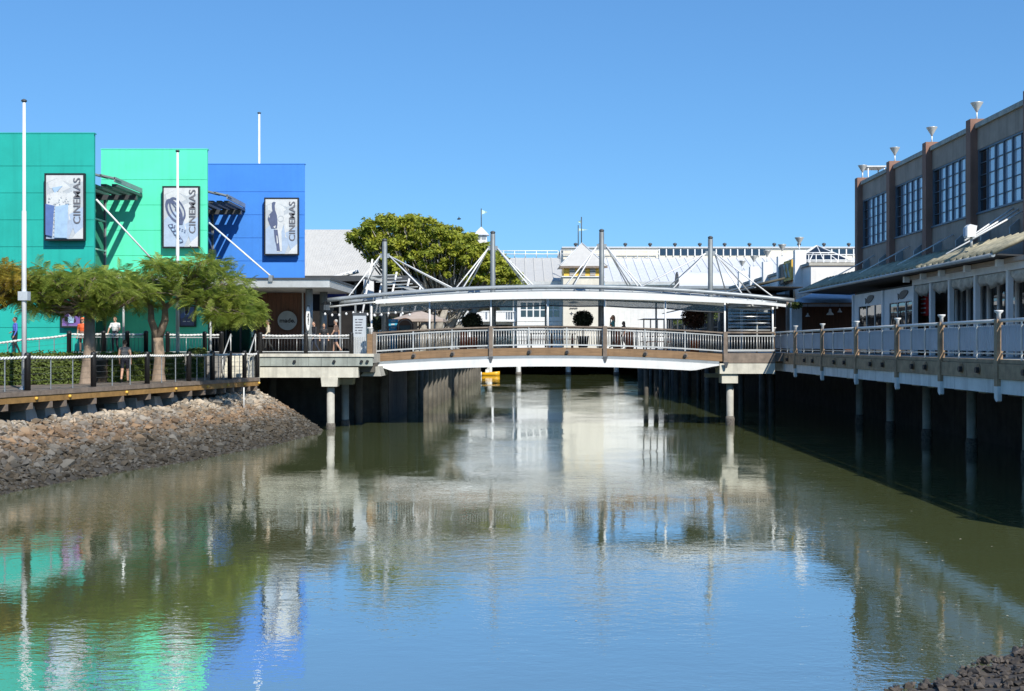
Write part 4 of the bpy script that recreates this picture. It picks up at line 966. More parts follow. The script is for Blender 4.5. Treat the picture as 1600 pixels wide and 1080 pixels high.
ps = thing('notice_pylon', 'white notice pylon with printed list at the left end of the footbridge', 'sign', (X(561, 60.2), 60.2, ZD))
MB().box(X(552, 60.2), X(572, 60.2), 60.1, 60.3, ZD, Z(490, 60.2)).build('body', M['art_light'], ps); MB().box(X(552, 60.2) - .02, X(572, 60.2) + .02, 60.08, 60.32, Z(493, 60.2), Z(489, 60.2)).build('cap', M['steel_dark'], ps)
for k in range(6): MB().box(X(555, 60.1), X(558 + (k * 5) % 4, 60.1), 60.085, 60.096, Z(500 + k * 4.2, 60.1), Z(498.6 + k * 4.2, 60.1)).build('print_line', M['art_grey'], ps); MB().box(X(560, 60.1), X(567 - k % 3, 60.1), 60.085, 60.096, Z(500 + k * 4.2, 60.1), Z(498.6 + k * 4.2, 60.1)).build('print_line', M['art_grey'], ps)
for k in range(7): MB().box(X(553 + k * 2.7, 60.1), X(554.2 + k * 2.7, 60.1), 60.07, 60.095, Z(551, 60.1), Z(526, 60.1)).build('rib', M['steel_pale'], ps)
o = thing('bollard', 'white capped timber bollard where the footbridge meets the pier deck', 'bollard', (X(578, 59.3), 59.3, ZD))
MB().box(X(574, 59.3), X(582, 59.3), 59.2, 59.42, ZD, Z(522, 59.3)).build('post', M['timber'], o); MB().lathe((X(578, 59.3), 59.31, Z(522, 59.3)), [(.07, 0), (.07, .22), (.15, .28), (.15, .32)], 12).build('cap', M['white'], o)
for px_, lab in ((599, 'cyan fabric banner left of the left mast'), (612.5, 'cyan fabric banner right of the left mast')):
    root = thing('banner', lab, 'banner', (X(px_, 67.5), 67.5, ZD), 'cyan banners by the left mast'); w = .27; mb = MB()
    x = X(px_ - (2 if px_ < 605 else -2), 67.5); mb.extr([(x - w, 67.5, ZD + .1), (x + w, 67.5, ZD + .1), (x + w * .75, 67.5, ZD + .75), (x + w, 67.5, Z(499, 67.5)), (x - w, 67.5, Z(499, 67.5)), (x - w * .75, 67.5, ZD + .75)], (0, .03, 0)); mb.build('cloth', M['cyan'], root)
    for k in range(4): MB().box(x - .12, x + .12 - .05 * (k % 2), 67.485, 67.495, Z(503 + k * 5, 67.5), Z(501 + k * 5, 67.5)).build('print_line', M['art_white'], root)
    MB().tube([(x, 67.56, ZD), (x, 67.56, Z(498, 67.5))], .025, 6).build('pole', M['steel'], root)
asg = thing('arched_sign', 'arched brown timber notice board with grey panel', 'sign', (X(633, 67.2), 67.2, ZD)); mb = MB(); xs_, zc = X(633, 67.2), Z(510, 67.2); hw = .46
arch = lambda w, zb: [(xs_ - w, 67.2, zb)] + [(xs_ - w * math.cos(math.pi * k / 14), 67.2, zc + w * math.sin(math.pi * k / 14)) for k in range(15)] + [(xs_ + w, 67.2, zb)]
mb.extr(arch(hw, ZD + .2), (0, .12, 0)); mb.build('board', M['wood_wall'], asg)
mb = MB(); mb.extr([(p[0], p[1] - .03, p[2]) for p in arch(hw * .86, ZD + .9)], (0, .028, 0)); mb.build('rim', M['canvas'], asg); mb = MB(); mb.extr([(p[0], p[1] - .05, p[2]) for p in arch(hw * .74, ZD + 1.0)], (0, .018, 0)); mb.build('panel', plain('bronze_panel', (.20, .11, .07)), asg)
MB().box(xs_ - .3, xs_ + .3, 67.12, 67.145, zc - .25, zc + .05).build('slate', plain('slate', (.12, .15, .15)), asg)
for s in (-1, 1): MB().box(xs_ + s * .36 - .05, xs_ + s * .36 + .05, 67.2, 67.32, ZD, ZD + .2).build('leg', M['wood_wall'], asg)

um = thing('market_umbrella', 'wide beige market umbrella behind the left mast', 'umbrella', (X(655, 72), 72, ZD)); ux, uz0, uz1 = X(655, 72), Z(499, 72), Z(485, 72); rad = 1.65; mb = MB()
vs = [(ux, 72, uz1)] + [(ux + rad * math.cos(math.pi * k / 4 + .3), 72 + rad * math.sin(math.pi * k / 4 + .3), uz0) for k in range(8)] + [(ux + rad * math.cos(math.pi * k / 4 + .3), 72 + rad * math.sin(math.pi * k / 4 + .3), uz0 - .16) for k in range(8)]
mb.add(vs, [(0, 1 + k, 1 + (k + 1) % 8) for k in range(8)] + [(1 + k, 9 + k, 9 + (k + 1) % 8, 1 + (k + 1) % 8) for k in range(8)]); mb.build('canopy', M['canvas'], um)
MB().tube([(ux, 72, ZD), (ux, 72, uz1)], .04, 8).build('pole', M['timber'], um); MB().lathe((ux, 72, ZD), [(.35, 0), (.35, .08), (.1, .12)], 12).build('base', M['concrete'], um)

# white raking pergola left of the fig tree
pg = thing('pergola', 'white raking pole frame with stepped slats beside the fig tree', 'pergola', (X(620, 74), 74, ZD))
for k in range(5):
    xb = X(555 + k * 19, 74); MB().tube([(xb, 74 + .3 * (k % 2), ZD), (xb + 1.05, 74 + .3 * (k % 2), Z(405 + k * 10, 74))], .06, 8).build('raking_pole', M['white'], pg)
for k in range(7):
    xa = X(572 + k * 8, 74); MB().beam((xa, 73.6 + k * .15, Z(432 + k * 4.5, 74)), (xa + 1.9 , 73.6 + k * .15, Z(430 + k * 4.5, 74)), .16, .05).build('slat', M['steel_pale'], pg)
MB().beam((X(568, 74), 74.2, Z(430, 74)), (X(690, 74), 74.2, Z(466, 74)), .1, .14).build('rafter', M['steel_pale'], pg)
mb = MB(); mb.extr([(X(568, 75), 75, Z(462, 75)), (X(584, 75), 75, Z(462, 75)), (X(584, 75), 75, Z(440, 75)), (X(568, 75), 75, Z(436, 75))], (0, .1, 0)); mb.build('screen', M['white'], pg)

fs = thing('festoon_lights', 'string of pale bulbs under the left end of the bridge roof', 'lights', P(545, 490, 61.6))
pts = [P(508 + 11 * k, 488 + 2.0 * math.sin(k * 1.1), 61.6 + .02 * k) for k in range(13)]
MB().tube(pts, .012, 5).build('cable', M['black'], fs)
for p_ in pts: MB().lathe(p_, [(.02, -.16), (.055, -.13), (.06, -.08), (.025, -.02)], 8).build('bulb', M['white'], fs)
MB().tube([pts[0], pts[0] + Vector((0, 0, .6))], .012, 5).build('hanger', M['black'], fs); MB().tube([pts[-1], pts[-1] + Vector((0, .4, .45))], .012, 5).build('hanger', M['black'], fs)

# ------------------------------------------------------------------ people
SK = {}
def person(label, x, y, z, yaw, h=1.72, top=(.5,.5,.5), bot=(.05,.05,.06), hair=(.03,.02,.015), skin='skin', stride=.12, sleeve='short', legs='long', arm_l=None, arm_r=None, longhair=False, cap=None, group=None, shoes=(.03,.03,.03), hips=None):
    root = thing('person', label, 'person', (x, y, z), 'people on the decks'); root.rotation_euler = (0, 0, yaw); s = h / 1.75
    hip = .90
    J = dict(pel=(0, 0, .96), wai=(0, .0, 1.10), che=(0, .01, 1.28), nec=(0, .0, 1.46), hea=(0, .02, 1.63))
    bones = []   # (a, b, ra, rb, material index) 0 skin 1 top 2 bottom 3 shoe
    def bone(a, b, ra, rb, mi): bones.append((Vector(a), Vector(b), ra, rb, mi))
    bone(J['pel'], J['wai'], .135, .125, 2 if True else 1); bone(J['wai'], J['che'], .125, .145, 1); bone(J['che'], (0, 0, 1.40), .14, .09, 1); bone((0, 0, 1.42), (0, .01, 1.56), .058, .055, 0)
    for sx in (-1, 1):
        st = stride * sx
        a = (.085 * sx, 0, .93); k = (.09 * sx, st * .55 + .03, .50 + abs(stride) * .05); f = (.09 * sx, st * (1.15) - .02 - (.10 if st < 0 else 0), .09 + (.06 if st < -.1 else 0))
        lm = 2 if legs != 'skirt' else 2
        bone(a, k, .092, .062, lm); bone(k, f, .06, .04, 2 if legs == 'long' else 0)
        bone(f, (f[0], f[1] + .14, f[2] - .055), .042, .034, 3)
        sh = (.185 * sx, 0, 1.40); arm = (arm_l if sx < 0 else arm_r) or ((.24 * sx, -.02 - st * .4, 1.12), (.245 * sx, .07 - st * .9, .88))
        el, wr = arm; bone((.08 * sx, 0, 1.40), sh, .075, .062, 1); bone(sh, el, .056, .043, 1 if sleeve != 'none' else 0); bone(el, wr, .040, .028, 1 if sleeve == 'long' else 0)
        wr = Vector(wr); d = (wr - Vector(el)).normalized(); sd = d.cross(Vector((0, 1, 0.2))).normalized(); palm = wr + d * .085
        bone(wr, palm, .026, .034, 0)
        for q, (o_, L_) in enumerate(((-.030, .06), (-.010, .075), (.010, .072), (.028, .055))): bone(palm + sd * o_, palm + sd * o_ + d * L_ + Vector((0, .018, 0)), .0115, .009, 0)
        bone(wr + d * .03, wr + d * .075 + Vector((0, .05, 0)), .013, .010, 0)
    bm = bmesh.new()
    def ball(c, r, sc=(1, 1, 1)):
        bmesh.ops.create_icosphere(bm, subdivisions=2, radius=1, matrix=Matrix.Translation(c) @ Matrix.Diagonal((r*sc[0], r*sc[1], r*sc[2], 1)))
    for a, b, ra, rb, mi in bones:
        d = b - a; L_ = d.length; n = max(2, int(L_ / (min(ra, rb) * .6)))
        for i in range(n + 1):
            t = i / n; r_ = ra + (rb - ra) * t
            flat = (1.22, .82, 1) if (abs(a.x) < .01 and ra > .1) else (1, 1, 1)
            ball(a.lerp(b, t), r_, flat)
    hc = Vector(J['hea'])
    ball(hc, .1, (.78, .98, 1.18)); ball(hc + Vector((0, .055, -.075)), .05, (.9, .9, .8)); ball(hc + Vector((0, .105, -.015)), .018, (.8, 1.1, 1.4))
    for sx in (-1, 1): ball(hc + Vector((.08 * sx, -.005, -.01)), .024, (.4, .8, 1.2))
    if legs == 'skirt': 
        for i in range(5): ball(Vector((0, .01, .9 - i * .07)), .17 + i * .012, (1, .8, .5))
    me = bpy.data.meshes.new('body'); bm.to_mesh(me); bm.free()
    ob = bpy.data.objects.new('body', me); COL.objects.link(ob); md = ob.modifiers.new('r', 'REMESH'); md.mode = 'VOXEL'; md.voxel_size = .0135; md.use_smooth_shade = True
    sm_ = ob.modifiers.new('s', 'SMOOTH'); sm_.factor = .5; sm_.iterations = 2
    dg = bpy.context.evaluated_depsgraph_get(); m2 = bpy.data.meshes.new_from_object(ob.evaluated_get(dg)); bpy.data.objects.remove(ob)
    nv = len(m2.polygons); cen = np.zeros(nv * 3); m2.polygons.foreach_get('center', cen); cen = cen.reshape(-1, 3)
    best = np.full(nv, 1e9); idx = np.zeros(nv, int)
    for a, b, ra, rb, mi in bones:
        A, B = np.array(a), np.array(b); ab_ = B - A; t = np.clip(((cen - A) @ ab_) / (ab_ @ ab_), 0, 1)
        dist = np.linalg.norm(cen - (A + t[:, None] * ab_), axis=1) - (ra + (rb - ra) * t); k = dist < best; best[k] = dist[k]; 
        mi_ = np.full(nv, mi)
        if mi == 2 and legs in ('short', 'skirt') and a.z < .94 and a.z > .6: mi_ = np.where(t > .8, 0, 2)
        if mi == 1 and sleeve == 'short' and abs(a.x) > .15 and a.z > 1.3: mi_ = np.where(t > .72, 0, 1)
        idx[k] = mi_[k]
    idx[cen[:, 2] > 1.50] = 0
    for sx in (-1, 1): idx[np.linalg.norm(cen - np.array([.034 * sx, .115, 1.645]), axis=1) < .016] = 4
    idx[(np.abs(cen[:, 0]) < .024) & (np.abs(cen[:, 2] - 1.565) < .008) & (cen[:, 1] > .08)] = 5
    for m in (M[skin], plain('top_cloth', top), plain('trouser_cloth', bot), plain('shoe_leather', shoes), M['black'], plain('lip', (.3, .1, .08))): m2.materials.append(m)
    m2.polygons.foreach_set('material_index', idx.astype(np.int32)); m2.update(); m2.name = 'body'
    ob = bpy.data.objects.new('body', m2); COL.objects.link(ob); ob.parent = root; ob.scale = (s, s, s)
    bm = bmesh.new()
    ball(hc + Vector((0, -.022, .034)), .1, (.86, .98, 1.0))
    if longhair:
        for i in range(6): ball(hc + Vector((0, -.085 - .004 * i, -.02 - i * .045)), .05 - .004 * i)
    for v in bm.verts:
        n3 = noise.noise(v.co * 28); v.co += v.co.normalized() * .006 * n3
    hm = bpy.data.meshes.new('hair'); bm.to_mesh(hm); bm.free(); hm.materials.append(plain('hair', hair, .6)); hm.polygons.foreach_set('use_smooth', [True] * len(hm.polygons))
    # keep the face free: drop hair faces in front of the forehead line
    bm = bmesh.new(); bm.from_mesh(hm); bmesh.ops.delete(bm, geom=[v for v in bm.verts if v.co.y > .045 and v.co.z < hc.z + .075], context='VERTS'); bm.to_mesh(hm); bm.free()
    ho = bpy.data.objects.new('hair', hm); COL.objects.link(ho); ho.parent = root; ho.scale = (s, s, s)
    if cap:
        mb = MB(); mb.lathe((0, -.01, hc.z + .045), [(.098, 0), (.094, .05), (.06, .085), (.01, .098)], 14); mb.box(-.06, .06, .07, .17, hc.z + .045, hc.z + .055)
        c_ = mb.build('cap', plain('cap_cloth', cap), origin=(0, 0, 0)); c_.parent = root; c_.scale = (s, s, s)
    return root
PI = math.pi
person('woman in blue top and dark jacket standing by the far left flagpole', X(24, 55.3), 55.3, ZD, 2.2, 1.70, top=(.10, .15, .55), bot=(.015, .015, .018), sleeve='long', arm_r=((.25, -.03, 1.13), (.18, .12, 1.05)), stride=.05, skin='skin_dark')
person('walker seen from behind in grey top and dark shorts on the boardwalk', X(195, 48.7), 48.7, ZB, .15, 1.72, top=(.17, .17, .165), bot=(.012, .013, .022), legs='short', sleeve='none', hair=(.06, .035, .02), stride=.17, shoes=(.05, .05, .05))
person('person in white shirt leaning at the plaza railing', X(180, 55.4), 55.4, ZD, PI * .95, 1.72, top=(.72, .72, .70), bot=(.03, .03, .04), arm_l=((-.27, .08, 1.16), (-.22, .26, 1.02)), arm_r=((.27, .08, 1.16), (.22, .26, 1.02)), stride=.04)
person('person in orange top half hidden behind the tree trunk', X(129, 56.0 - .9), 55.1, ZD, PI, 1.66, top=(.75, .12, .03), bot=(.2, .12, .09), cap=(.75, .15, .04), stride=.05)
person('person in cream shirt and dark trousers at the head of the stairs', X(419, 59.9), 59.9, ZD, PI * .6, 1.68, top=(.62, .52, .36), bot=(.025, .025, .022), sleeve='long', stride=.16)
person('grey haired walker in brown top and dark shorts on the pier deck', X(525, 60.6), 60.6, ZD, PI * .45, 1.70, top=(.16, .10, .075), bot=(.02, .025, .045), legs='short', hair=(.45, .42, .38), stride=.17)
person('blond person in dark clothes under the cafe canopy edge', X(506, 61.8), 61.8, ZD, PI * 1.1, 1.50, top=(.02, .02, .022), bot=(.02, .03, .05), hair=(.45, .28, .12), stride=.06)
person('dark clothed person by the grey canopy column', X(491, 61.4), 61.4, ZD, PI * .7, 1.62, top=(.02, .02, .024), bot=(.025, .035, .06), hair=(.02, .015, .012), stride=.12, sleeve='long')
xw = X(958, 63.2); person('woman with mint shirt holding her face on the footbridge', xw, 63.2, zd(xw), PI * .5, 1.72, top=(.16, .42, .36), bot=(.02, .02, .03), longhair=True, skin='skin_dark', arm_l=((-.24, .16, 1.2), (-.1, .14, 1.5)), stride=.06)
xw = X(974.5, 63.2); person('shorter dark haired person beside the woman in mint', xw, 63.2, zd(xw), PI * .6, 1.42, top=(.06, .065, .08), bot=(.03, .02, .03), longhair=True, skin='skin_dark', stride=.05)
# ------------------------------------------------------------------ right timber deck on piles
XO = 12.8
PY = [65.0] + [XO * F / (p - 835) for p in (1243, 1285, 1338, 1401.5, 1469.5, 1558)] + [28.9, 24.3]
rd = thing('wharf_deck', 'long timber edged wharf deck with grey panelled railing on the right', 'deck', R(15, 45, 2))
MB(RT).box(XO + .1, 19.19, 23, 175, ZD - .35, ZD - .01).build('slab', M['concrete'], rd)
pz0, pz1 = .25, 1.13
M['panel_rib'] = M['panel_grey']
def ridged(x, y0, y1, z0, z1):
    mb = MB(RT); n = max(8, int((y1 - y0) / .14)); vs = []
    for i in range(n * 2 + 1):
        y = y0 + (y1 - y0) * i / (2 * n); dx = .035 if i % 2 else 0
        vs += [(x - dx, y, z0), (x - dx, y, z1)]
    mb.add(vs, [(2*i, 2*i+2, 2*i+3, 2*i+1) for i in range(2 * n)]); return mb
capm = unit_mesh('post_cap', M['white'], MB().lathe((0, 0, 0), [(.075, 0), (.075, .20), (.15, .27), (.16, .30), (.16, .33)], 12))
slatm = unit_mesh('panel_slat', M['panel_grey'], MB().box(-.012, .012, -.068, .068, 0, .71))
boltm = unit_mesh('bolt', M['black'], disc((0, 0, 0), .085, .12, 10)); platem = unit_mesh('bolt_plate', M['timber'], disc((0, 0, 0), .15, .03, 10))
for i, y in enumerate(PY):
    MB(RT).box(XO - .14, XO + .02, y - .11, y + .11, ZD - .72, ZD + 1.12).build('post', M['timber_warm'], rd)
    inst('post_cap', capm, rd, R(XO - .05, y, ZD + 1.12), sc=(.75, .75, .75))
    mb = MB(RT); mb.extr([(XO - .13, y - .12, ZD - .72), (XO - .13, y + .12, ZD - .72), (XO - .13, y + .12, ZD - 1.05), (XO - .13, y - .02, ZD - 1.15), (XO - .13, y - .12, ZD - 1.12)], (.12, 0, 0)); mb.build('post_shoe', M['white_old'], rd)
for a, b in zip(PY[1:], PY[:-1]):           # a nearer, b farther
    y0, y1 = a + .12, b - .12
    MB(RT).tube([(XO - .05, y0 - .1, ZD + 1.08), (XO - .05, y1 + .1, ZD + 1.08)], .05, 8).build('handrail', M['steel_pale'], rd)
    MB(RT).box(XO - .02, XO + .02, y0, y1, ZD + .16, ZD + .20).build('lower_rail', M['steel_pale'], rd)
    ns = int((y1 - y0) / .155)
    for k in range(ns): inst('panel_slat', slatm, rd, R(XO - .03, y0 + .03 + (y1 - y0 - .06) * (k + .5) / ns, ZD + pz0), (0, 0, -TH))
    MB(RT).box(XO - .015, XO - .003, y0, y1, ZD + .88, ZD + .92).build('slat_rail', M['steel_pale'], rd)
    for k in (1, 2):
        y = y0 + (y1 - y0) * k / 3; MB(RT).box(XO - .085, XO - .05, y - .025, y + .025, ZD, ZD + 1.05).build('stanchion', M['steel_pale'], rd)
    MB(RT).box(XO - .06, XO + .1, y0, y1, ZD - .09, ZD + .02).build('edge_board', M['timber_warm'], rd)
    nb = 2
    for k in range(nb): MB(RT).box(XO - .10, XO + .095, y0 + (y1 - y0) * k / nb + .01, y0 + (y1 - y0) * (k + 1) / nb - .01, ZD - .52, ZD - .10).build('fascia_board', M['timber_warm'], rd)
    MB(RT).box(XO - .04, XO + .35, y0, y1, ZD - .92, ZD - .53).build('white_edge_beam', M['white_old'], rd)
    for k in (.27, .58):
        c = R(XO - .16, y0 + (y1 - y0) * k, ZD - .30); inst('bolt', boltm, rd, c, (0, 0, PI/2)); inst('bolt_plate', platem, rd, c + Vector((.05, .03, .03)), (0, 0, PI/2))
    ym = (y0 + y1) / 2
    MB(RT).box(XO + .36, 19.1, ym - .3, ym + .3, ZD - 1.0, ZD - .36).build('cross_beam', M['concrete'], rd)
for y in (63.9, 58.4, 53.0, 47.6, 42.2, 36.8, 31.4, 26.0):
    MB(RT).box(16.5, 17.5, y - .5, y + .5, ZD - 1.35, ZD - 1.003).build('pile_cap', M['concrete'], rd)
    MB(RT).lathe((17.0, y, -2), [(.19, 0), (.19, ZD - 1.35 + 2)], 12).build('pile', M['concrete'], rd)
    MB(RT).lathe((17.0, y, 0), [(.2, -.1), (.235, .05), (.245, .3), (.2, .5)], 12).build('barnacle_ring', M['barnacle'], rd)
for k in range(14):
    y = 69 + k * 5.5; MB(RT).lathe((12.9 + (k % 2) * 1.6, y, -2), [(.2, 0), (.2, 5.3)], 10).build('pile', M['concrete_dark'], rd)
MB(RT).box(12.6, 13.0, 66.5, 170, ZD - .75, ZD - .02).build('rear_edge_beam', M['timber_grey'], rd)

# ------------------------------------------------------------------ brown building
XB = 17.5
pil = [XB * F / (p - 835) for p in (1597, 1508, 1440, 1384, 1335)]
ZT = 4.1 + .506 * XB + .15; ZW0, ZW1 = 4.1 + .305 * XB, None
bb = thing('brown_building', 'brown rendered building with tall gridded windows above the wharf', 'building', R(22, 55, ZD))
XW = XB + .28                                                               # wall plane behind the pilasters
zw0 = 4.1 + (540 - 390) / 508 * XB * 1.03; zw1 = 4.1 + (540 - 321) / 508 * XB * 1.03
y_near, y_far = pil[0] - .5, pil[-1] + .35
MB(RT).box(XW + .4, 40, y_near, y_far, ZD - .02, ZT - .3).build('rear_block', M['brown'], bb)
MB(RT).box(XW - .1, 40.2, y_near - .1, y_far + .1, ZT - .297, ZT - .1).build('parapet_cap', M['concrete'], bb)
for i, y in enumerate(pil):
    MB(RT).box(XB, XW + .42, y - .26, y + .26, ZD - .02, ZT + .10).build('pilaster', M['redbrown'], bb)
for a, b in zip(pil[:-1], pil[1:]):
    y0, y1 = a + .262, b - .262; ya, yb = y0 + .08, y1 - .10
    MB(RT).box(XW, XW + .39, y0, y1, zw1 + .08, ZT - .30).build('upper_wall_panel', M['brown'], bb)
    MB(RT).box(XW, XW + .39, y0, y1, ZD, zw0 - .08).build('lower_wall_panel', M['brown'], bb)
    MB(RT).box(XW - .06, XW + .2, y0, y1, zw0 - .078, zw0).build('sill', M['winframe'], bb)
    w = MB(RT); w.box(XW + .02, XW + .14, y0, ya, zw0, zw1 + .079); w.box(XW + .02, XW + .14, yb, y1, zw0, zw1 + .079); w.box(XW + .02, XW + .14, ya, yb, zw1, zw1 + .079)
    wo_ = w.build('window', M['winframe'], bb)
    nc, nr = 6, 5
    for c in range(nc):
        for r_ in range(nr):
            p0 = ya + (yb - ya) * c / nc; p1 = ya + (yb - ya) * (c + 1) / nc; q0 = zw0 + (zw1 - zw0) * r_ / nr; q1 = zw0 + (zw1 - zw0) * (r_ + 1) / nr
            t = random.uniform(-.004, .004)
            mb = MB(RT); mb.add([(XW + .10 + t, p0, q0), (XW + .10 - t, p1, q0), (XW + .10 - t + random.uniform(-.003, .003), p1, q1), (XW + .10 + t, p0, q1)], [(0, 1, 2, 3)]); mb.build('pane', M['glass_dark'] if c == nc - 1 else M['glass'], wo_)
    for c in range(1, nc): y = ya + (yb - ya) * c / nc; MB(RT).box(XW + .02, XW + .12, y - (.038 if c % 2 == 0 else .018), y + (.038 if c % 2 == 0 else .018), zw0, zw1).build('mullion', M['winframe'], wo_)
    for r_ in range(1, nr): z = zw0 + (zw1 - zw0) * r_ / nr; MB(RT).box(XW + .05, XW + .118, ya, yb, z - .011, z + .011).build('glazing_bar', M['winframe'], wo_)
    for f in (.2, .75):
        y = y0 + (y1 - y0) * f; mb = MB(RT); mb.extr([(XW - .003, y - .05, 8.0), (XW - .35, y - .05, 8.2), (XW - .35, y - .05, 8.45), (XW - .003, y - .05, 8.75)], (0, .1, 0)); mb.build('bracket', M['steel'], bb)
def uplight(label, loc, sc=1.0, group='funnel lamps on the roof edge'):
    root = thing('funnel_lamp', label, 'lamp', loc, group); x, y, z = loc
    MB().tube([(x, y, z), (x, y, z + .55 * sc)], .05 * sc, 8).build('stem', M['white'], root)
    MB().lathe((x, y, z + .5 * sc), [(.05 * sc, 0), (.10 * sc, .12 * sc), (.40 * sc, .62 * sc), (.42 * sc, .66 * sc), (.38 * sc, .66 * sc)], 16).build('funnel', M['steel_pale'], root)
    MB().lathe((x, y, z), [(.12 * sc, 0), (.12 * sc, .03), (.06 * sc, .08)], 10).build('base_plate', M['steel'], root)
ordn = ['nearest, cut by the right edge', 'second nearest', 'middle', 'second farthest', 'farthest, at the corner']
for i, y in enumerate(pil): uplight('funnel lamp on the brown building roof, ' + ordn[i], R(XB + .35, y, ZT + .10), .6)
tv = thing('roof_frame', 'small white access frame on the brown building roof', 'frame', R(XB + 1.5, 64, ZT - .1)); y = Yr(1362, XB + 1.5)
for dx, dy in ((0, 0), (.9, 0), (0, 1.2), (.9, 1.2)): MB(RT).tube([(XB + 1.2 + dx, y + dy, ZT - .1), (XB + 1.2 + dx, y + dy, ZT + 1.0)], .04, 6).build('post', M['white'], tv)
MB(RT).box(XB + 1.1, XB + 2.2, y - .1, y + 1.3, ZT + 1.0, ZT + 1.06).build('top', M['white'], tv)

# corrugated awning over the wharf
M['roof_olive'] = mat('dark_olive_sheet', (.09, .085, .06), .8, var=.2)
def awning(name, label, y0, y1, xo, xi, zo, zi, zin, n=None, mtop='moss'):
    root = thing(name, label, 'awning', R(xo, (y0 + y1) / 2, zo)); n = n or int((y1 - y0) / .13); mb = MB(RT); vs = []
    for i in range(n + 1):
        y = y0 + (y1 - y0) * i / n; wv = .055 * math.sin(i * 2 * math.pi / 5.0)
        for k in range(5):
            t = k / 4; z = zo + (zi - zo) * (t ** .8); vs.append((xo + (xi - xo) * t, y, z + wv + .03 * noise.noise((y * .8, t * 3, 0))))
    mb.add(vs, [(i*5+k, i*5+k+1, (i+1)*5+k+1, (i+1)*5+k) for i in range(n) for k in range(4)], 0, True); mb.build('corrugated_sheet', M[mtop], root)
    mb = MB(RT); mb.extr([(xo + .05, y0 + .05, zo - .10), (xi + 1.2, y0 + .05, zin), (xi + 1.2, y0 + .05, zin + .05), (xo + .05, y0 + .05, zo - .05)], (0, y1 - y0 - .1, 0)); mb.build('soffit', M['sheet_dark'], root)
    MB(RT).tube([(xo - .02, y0, zo - .10), (xo - .02, y1, zo - .10)], .075, 8).build('gutter', M['steel'], root)
    m = int((y1 - y0) / .65)
    for k in range(m + 1):
        y = y0 + (y1 - y0) * k / m; MB(RT).tube([(xo - .05, y, zo - .02), (xi, y, zi + .01)], .085, 5).build('sheet_crest', M[mtop], root)
    return root
aw = awning('corrugated_awning', 'mossy corrugated awning along the brown building above the wharf', 40.0, 69, 15.0, 16.6, 7.16, 7.90, 6.95)
for y in (46, 52, 58, 64): MB(RT).tube([(17.95, y, 8.9), (15.3, y - .5, 7.5)], .03, 6).build('stay_rod', M['white'], aw)
for k in range(3): MB(RT).tube([(17.95, 44.6 + k * .5, 9.1 + .1 * k), (15.6, 43.6 + k * .4, 7.9)], .035, 6).build('stay_rod', M['white'], aw)
fl = thing('floodlight', 'white floodlight on the awning edge under the brown wall', 'lamp', R(15.6, Yr(1513, 15.6), 7.7)); y = Yr(1513, 15.6)
mb = MB(RT); mb.extr([(15.4, y - .17, 7.95), (15.4, y - .17, 8.34), (15.5, y - .17, 8.42), (15.75, y - .17, 8.36), (15.68, y - .17, 7.98)], (0, .36, 0)); mb.build('housing', M['white'], fl)
MB(RT).box(15.36, 15.397, y - .13, y + .15, 8.0, 8.3).build('lens', M['art_pale'], fl); MB(RT).tube([(15.6, y, 7.6), (15.6, y, 7.97)], .05, 8).build('bracket', M['steel_pale'], fl)

# veranda front under the awning
vd = thing('veranda', 'white framed restaurant front with dark doors under the awning', 'restaurant', R(16.5, 50, ZD)); XV = 16.0
vp = [Yr(p, XV) for p in (1332, 1378, 1426, 1452.5, 1481.5, 1521.5, 1572)] + [37.0, 34.0]
M['veranda_white'] = mat('veranda_white_paint', (.66, .68, .69), .5, var=.06, streak=.1)
for i, y in enumerate(vp): MB(RT).box(XV - .09, XV + .09, y - .1, y + .1, ZD, 6.62).build('post', M['veranda_white'], vd)
MB(RT).box(XV - .12, XV + .12, vp[-1], vp[2], 6.62, 6.86).build('top_beam', M['veranda_white'], vd)
MB(RT).box(XV - .32, XV + .1, vp[-1], vp[2] + .5, 6.863, 7.0).build('roof_fascia', M['canvas'], vd)
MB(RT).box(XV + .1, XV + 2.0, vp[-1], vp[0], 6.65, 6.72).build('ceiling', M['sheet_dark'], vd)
for i in range(2):                                  # walled bays with plaques
    y0, y1 = vp[i + 1] + .1, vp[i] - .1
    MB(RT).box(XV - .02, XV + .06, y0, y1, 6.0, 6.62).build('transom_wall', M['veranda_white'], vd)
    MB(RT).box(XV - .02, XV + .06, y1 - .8, y1, ZD, 5.999).build('side_wall', M['veranda_white'], vd)
    d = MB(RT).box(XV + .02, XV + .08, y0, y1 - .8, ZD, 5.999).build('door', M['glass_dark'], vd)
    for k in range(4): y = y0 + (y1 - .8 - y0) * k / 3; MB(RT).box(XV - .01, XV + .017, y - .05, y + .05, ZD, 5.99).build('door_stile', M['steel'], d)
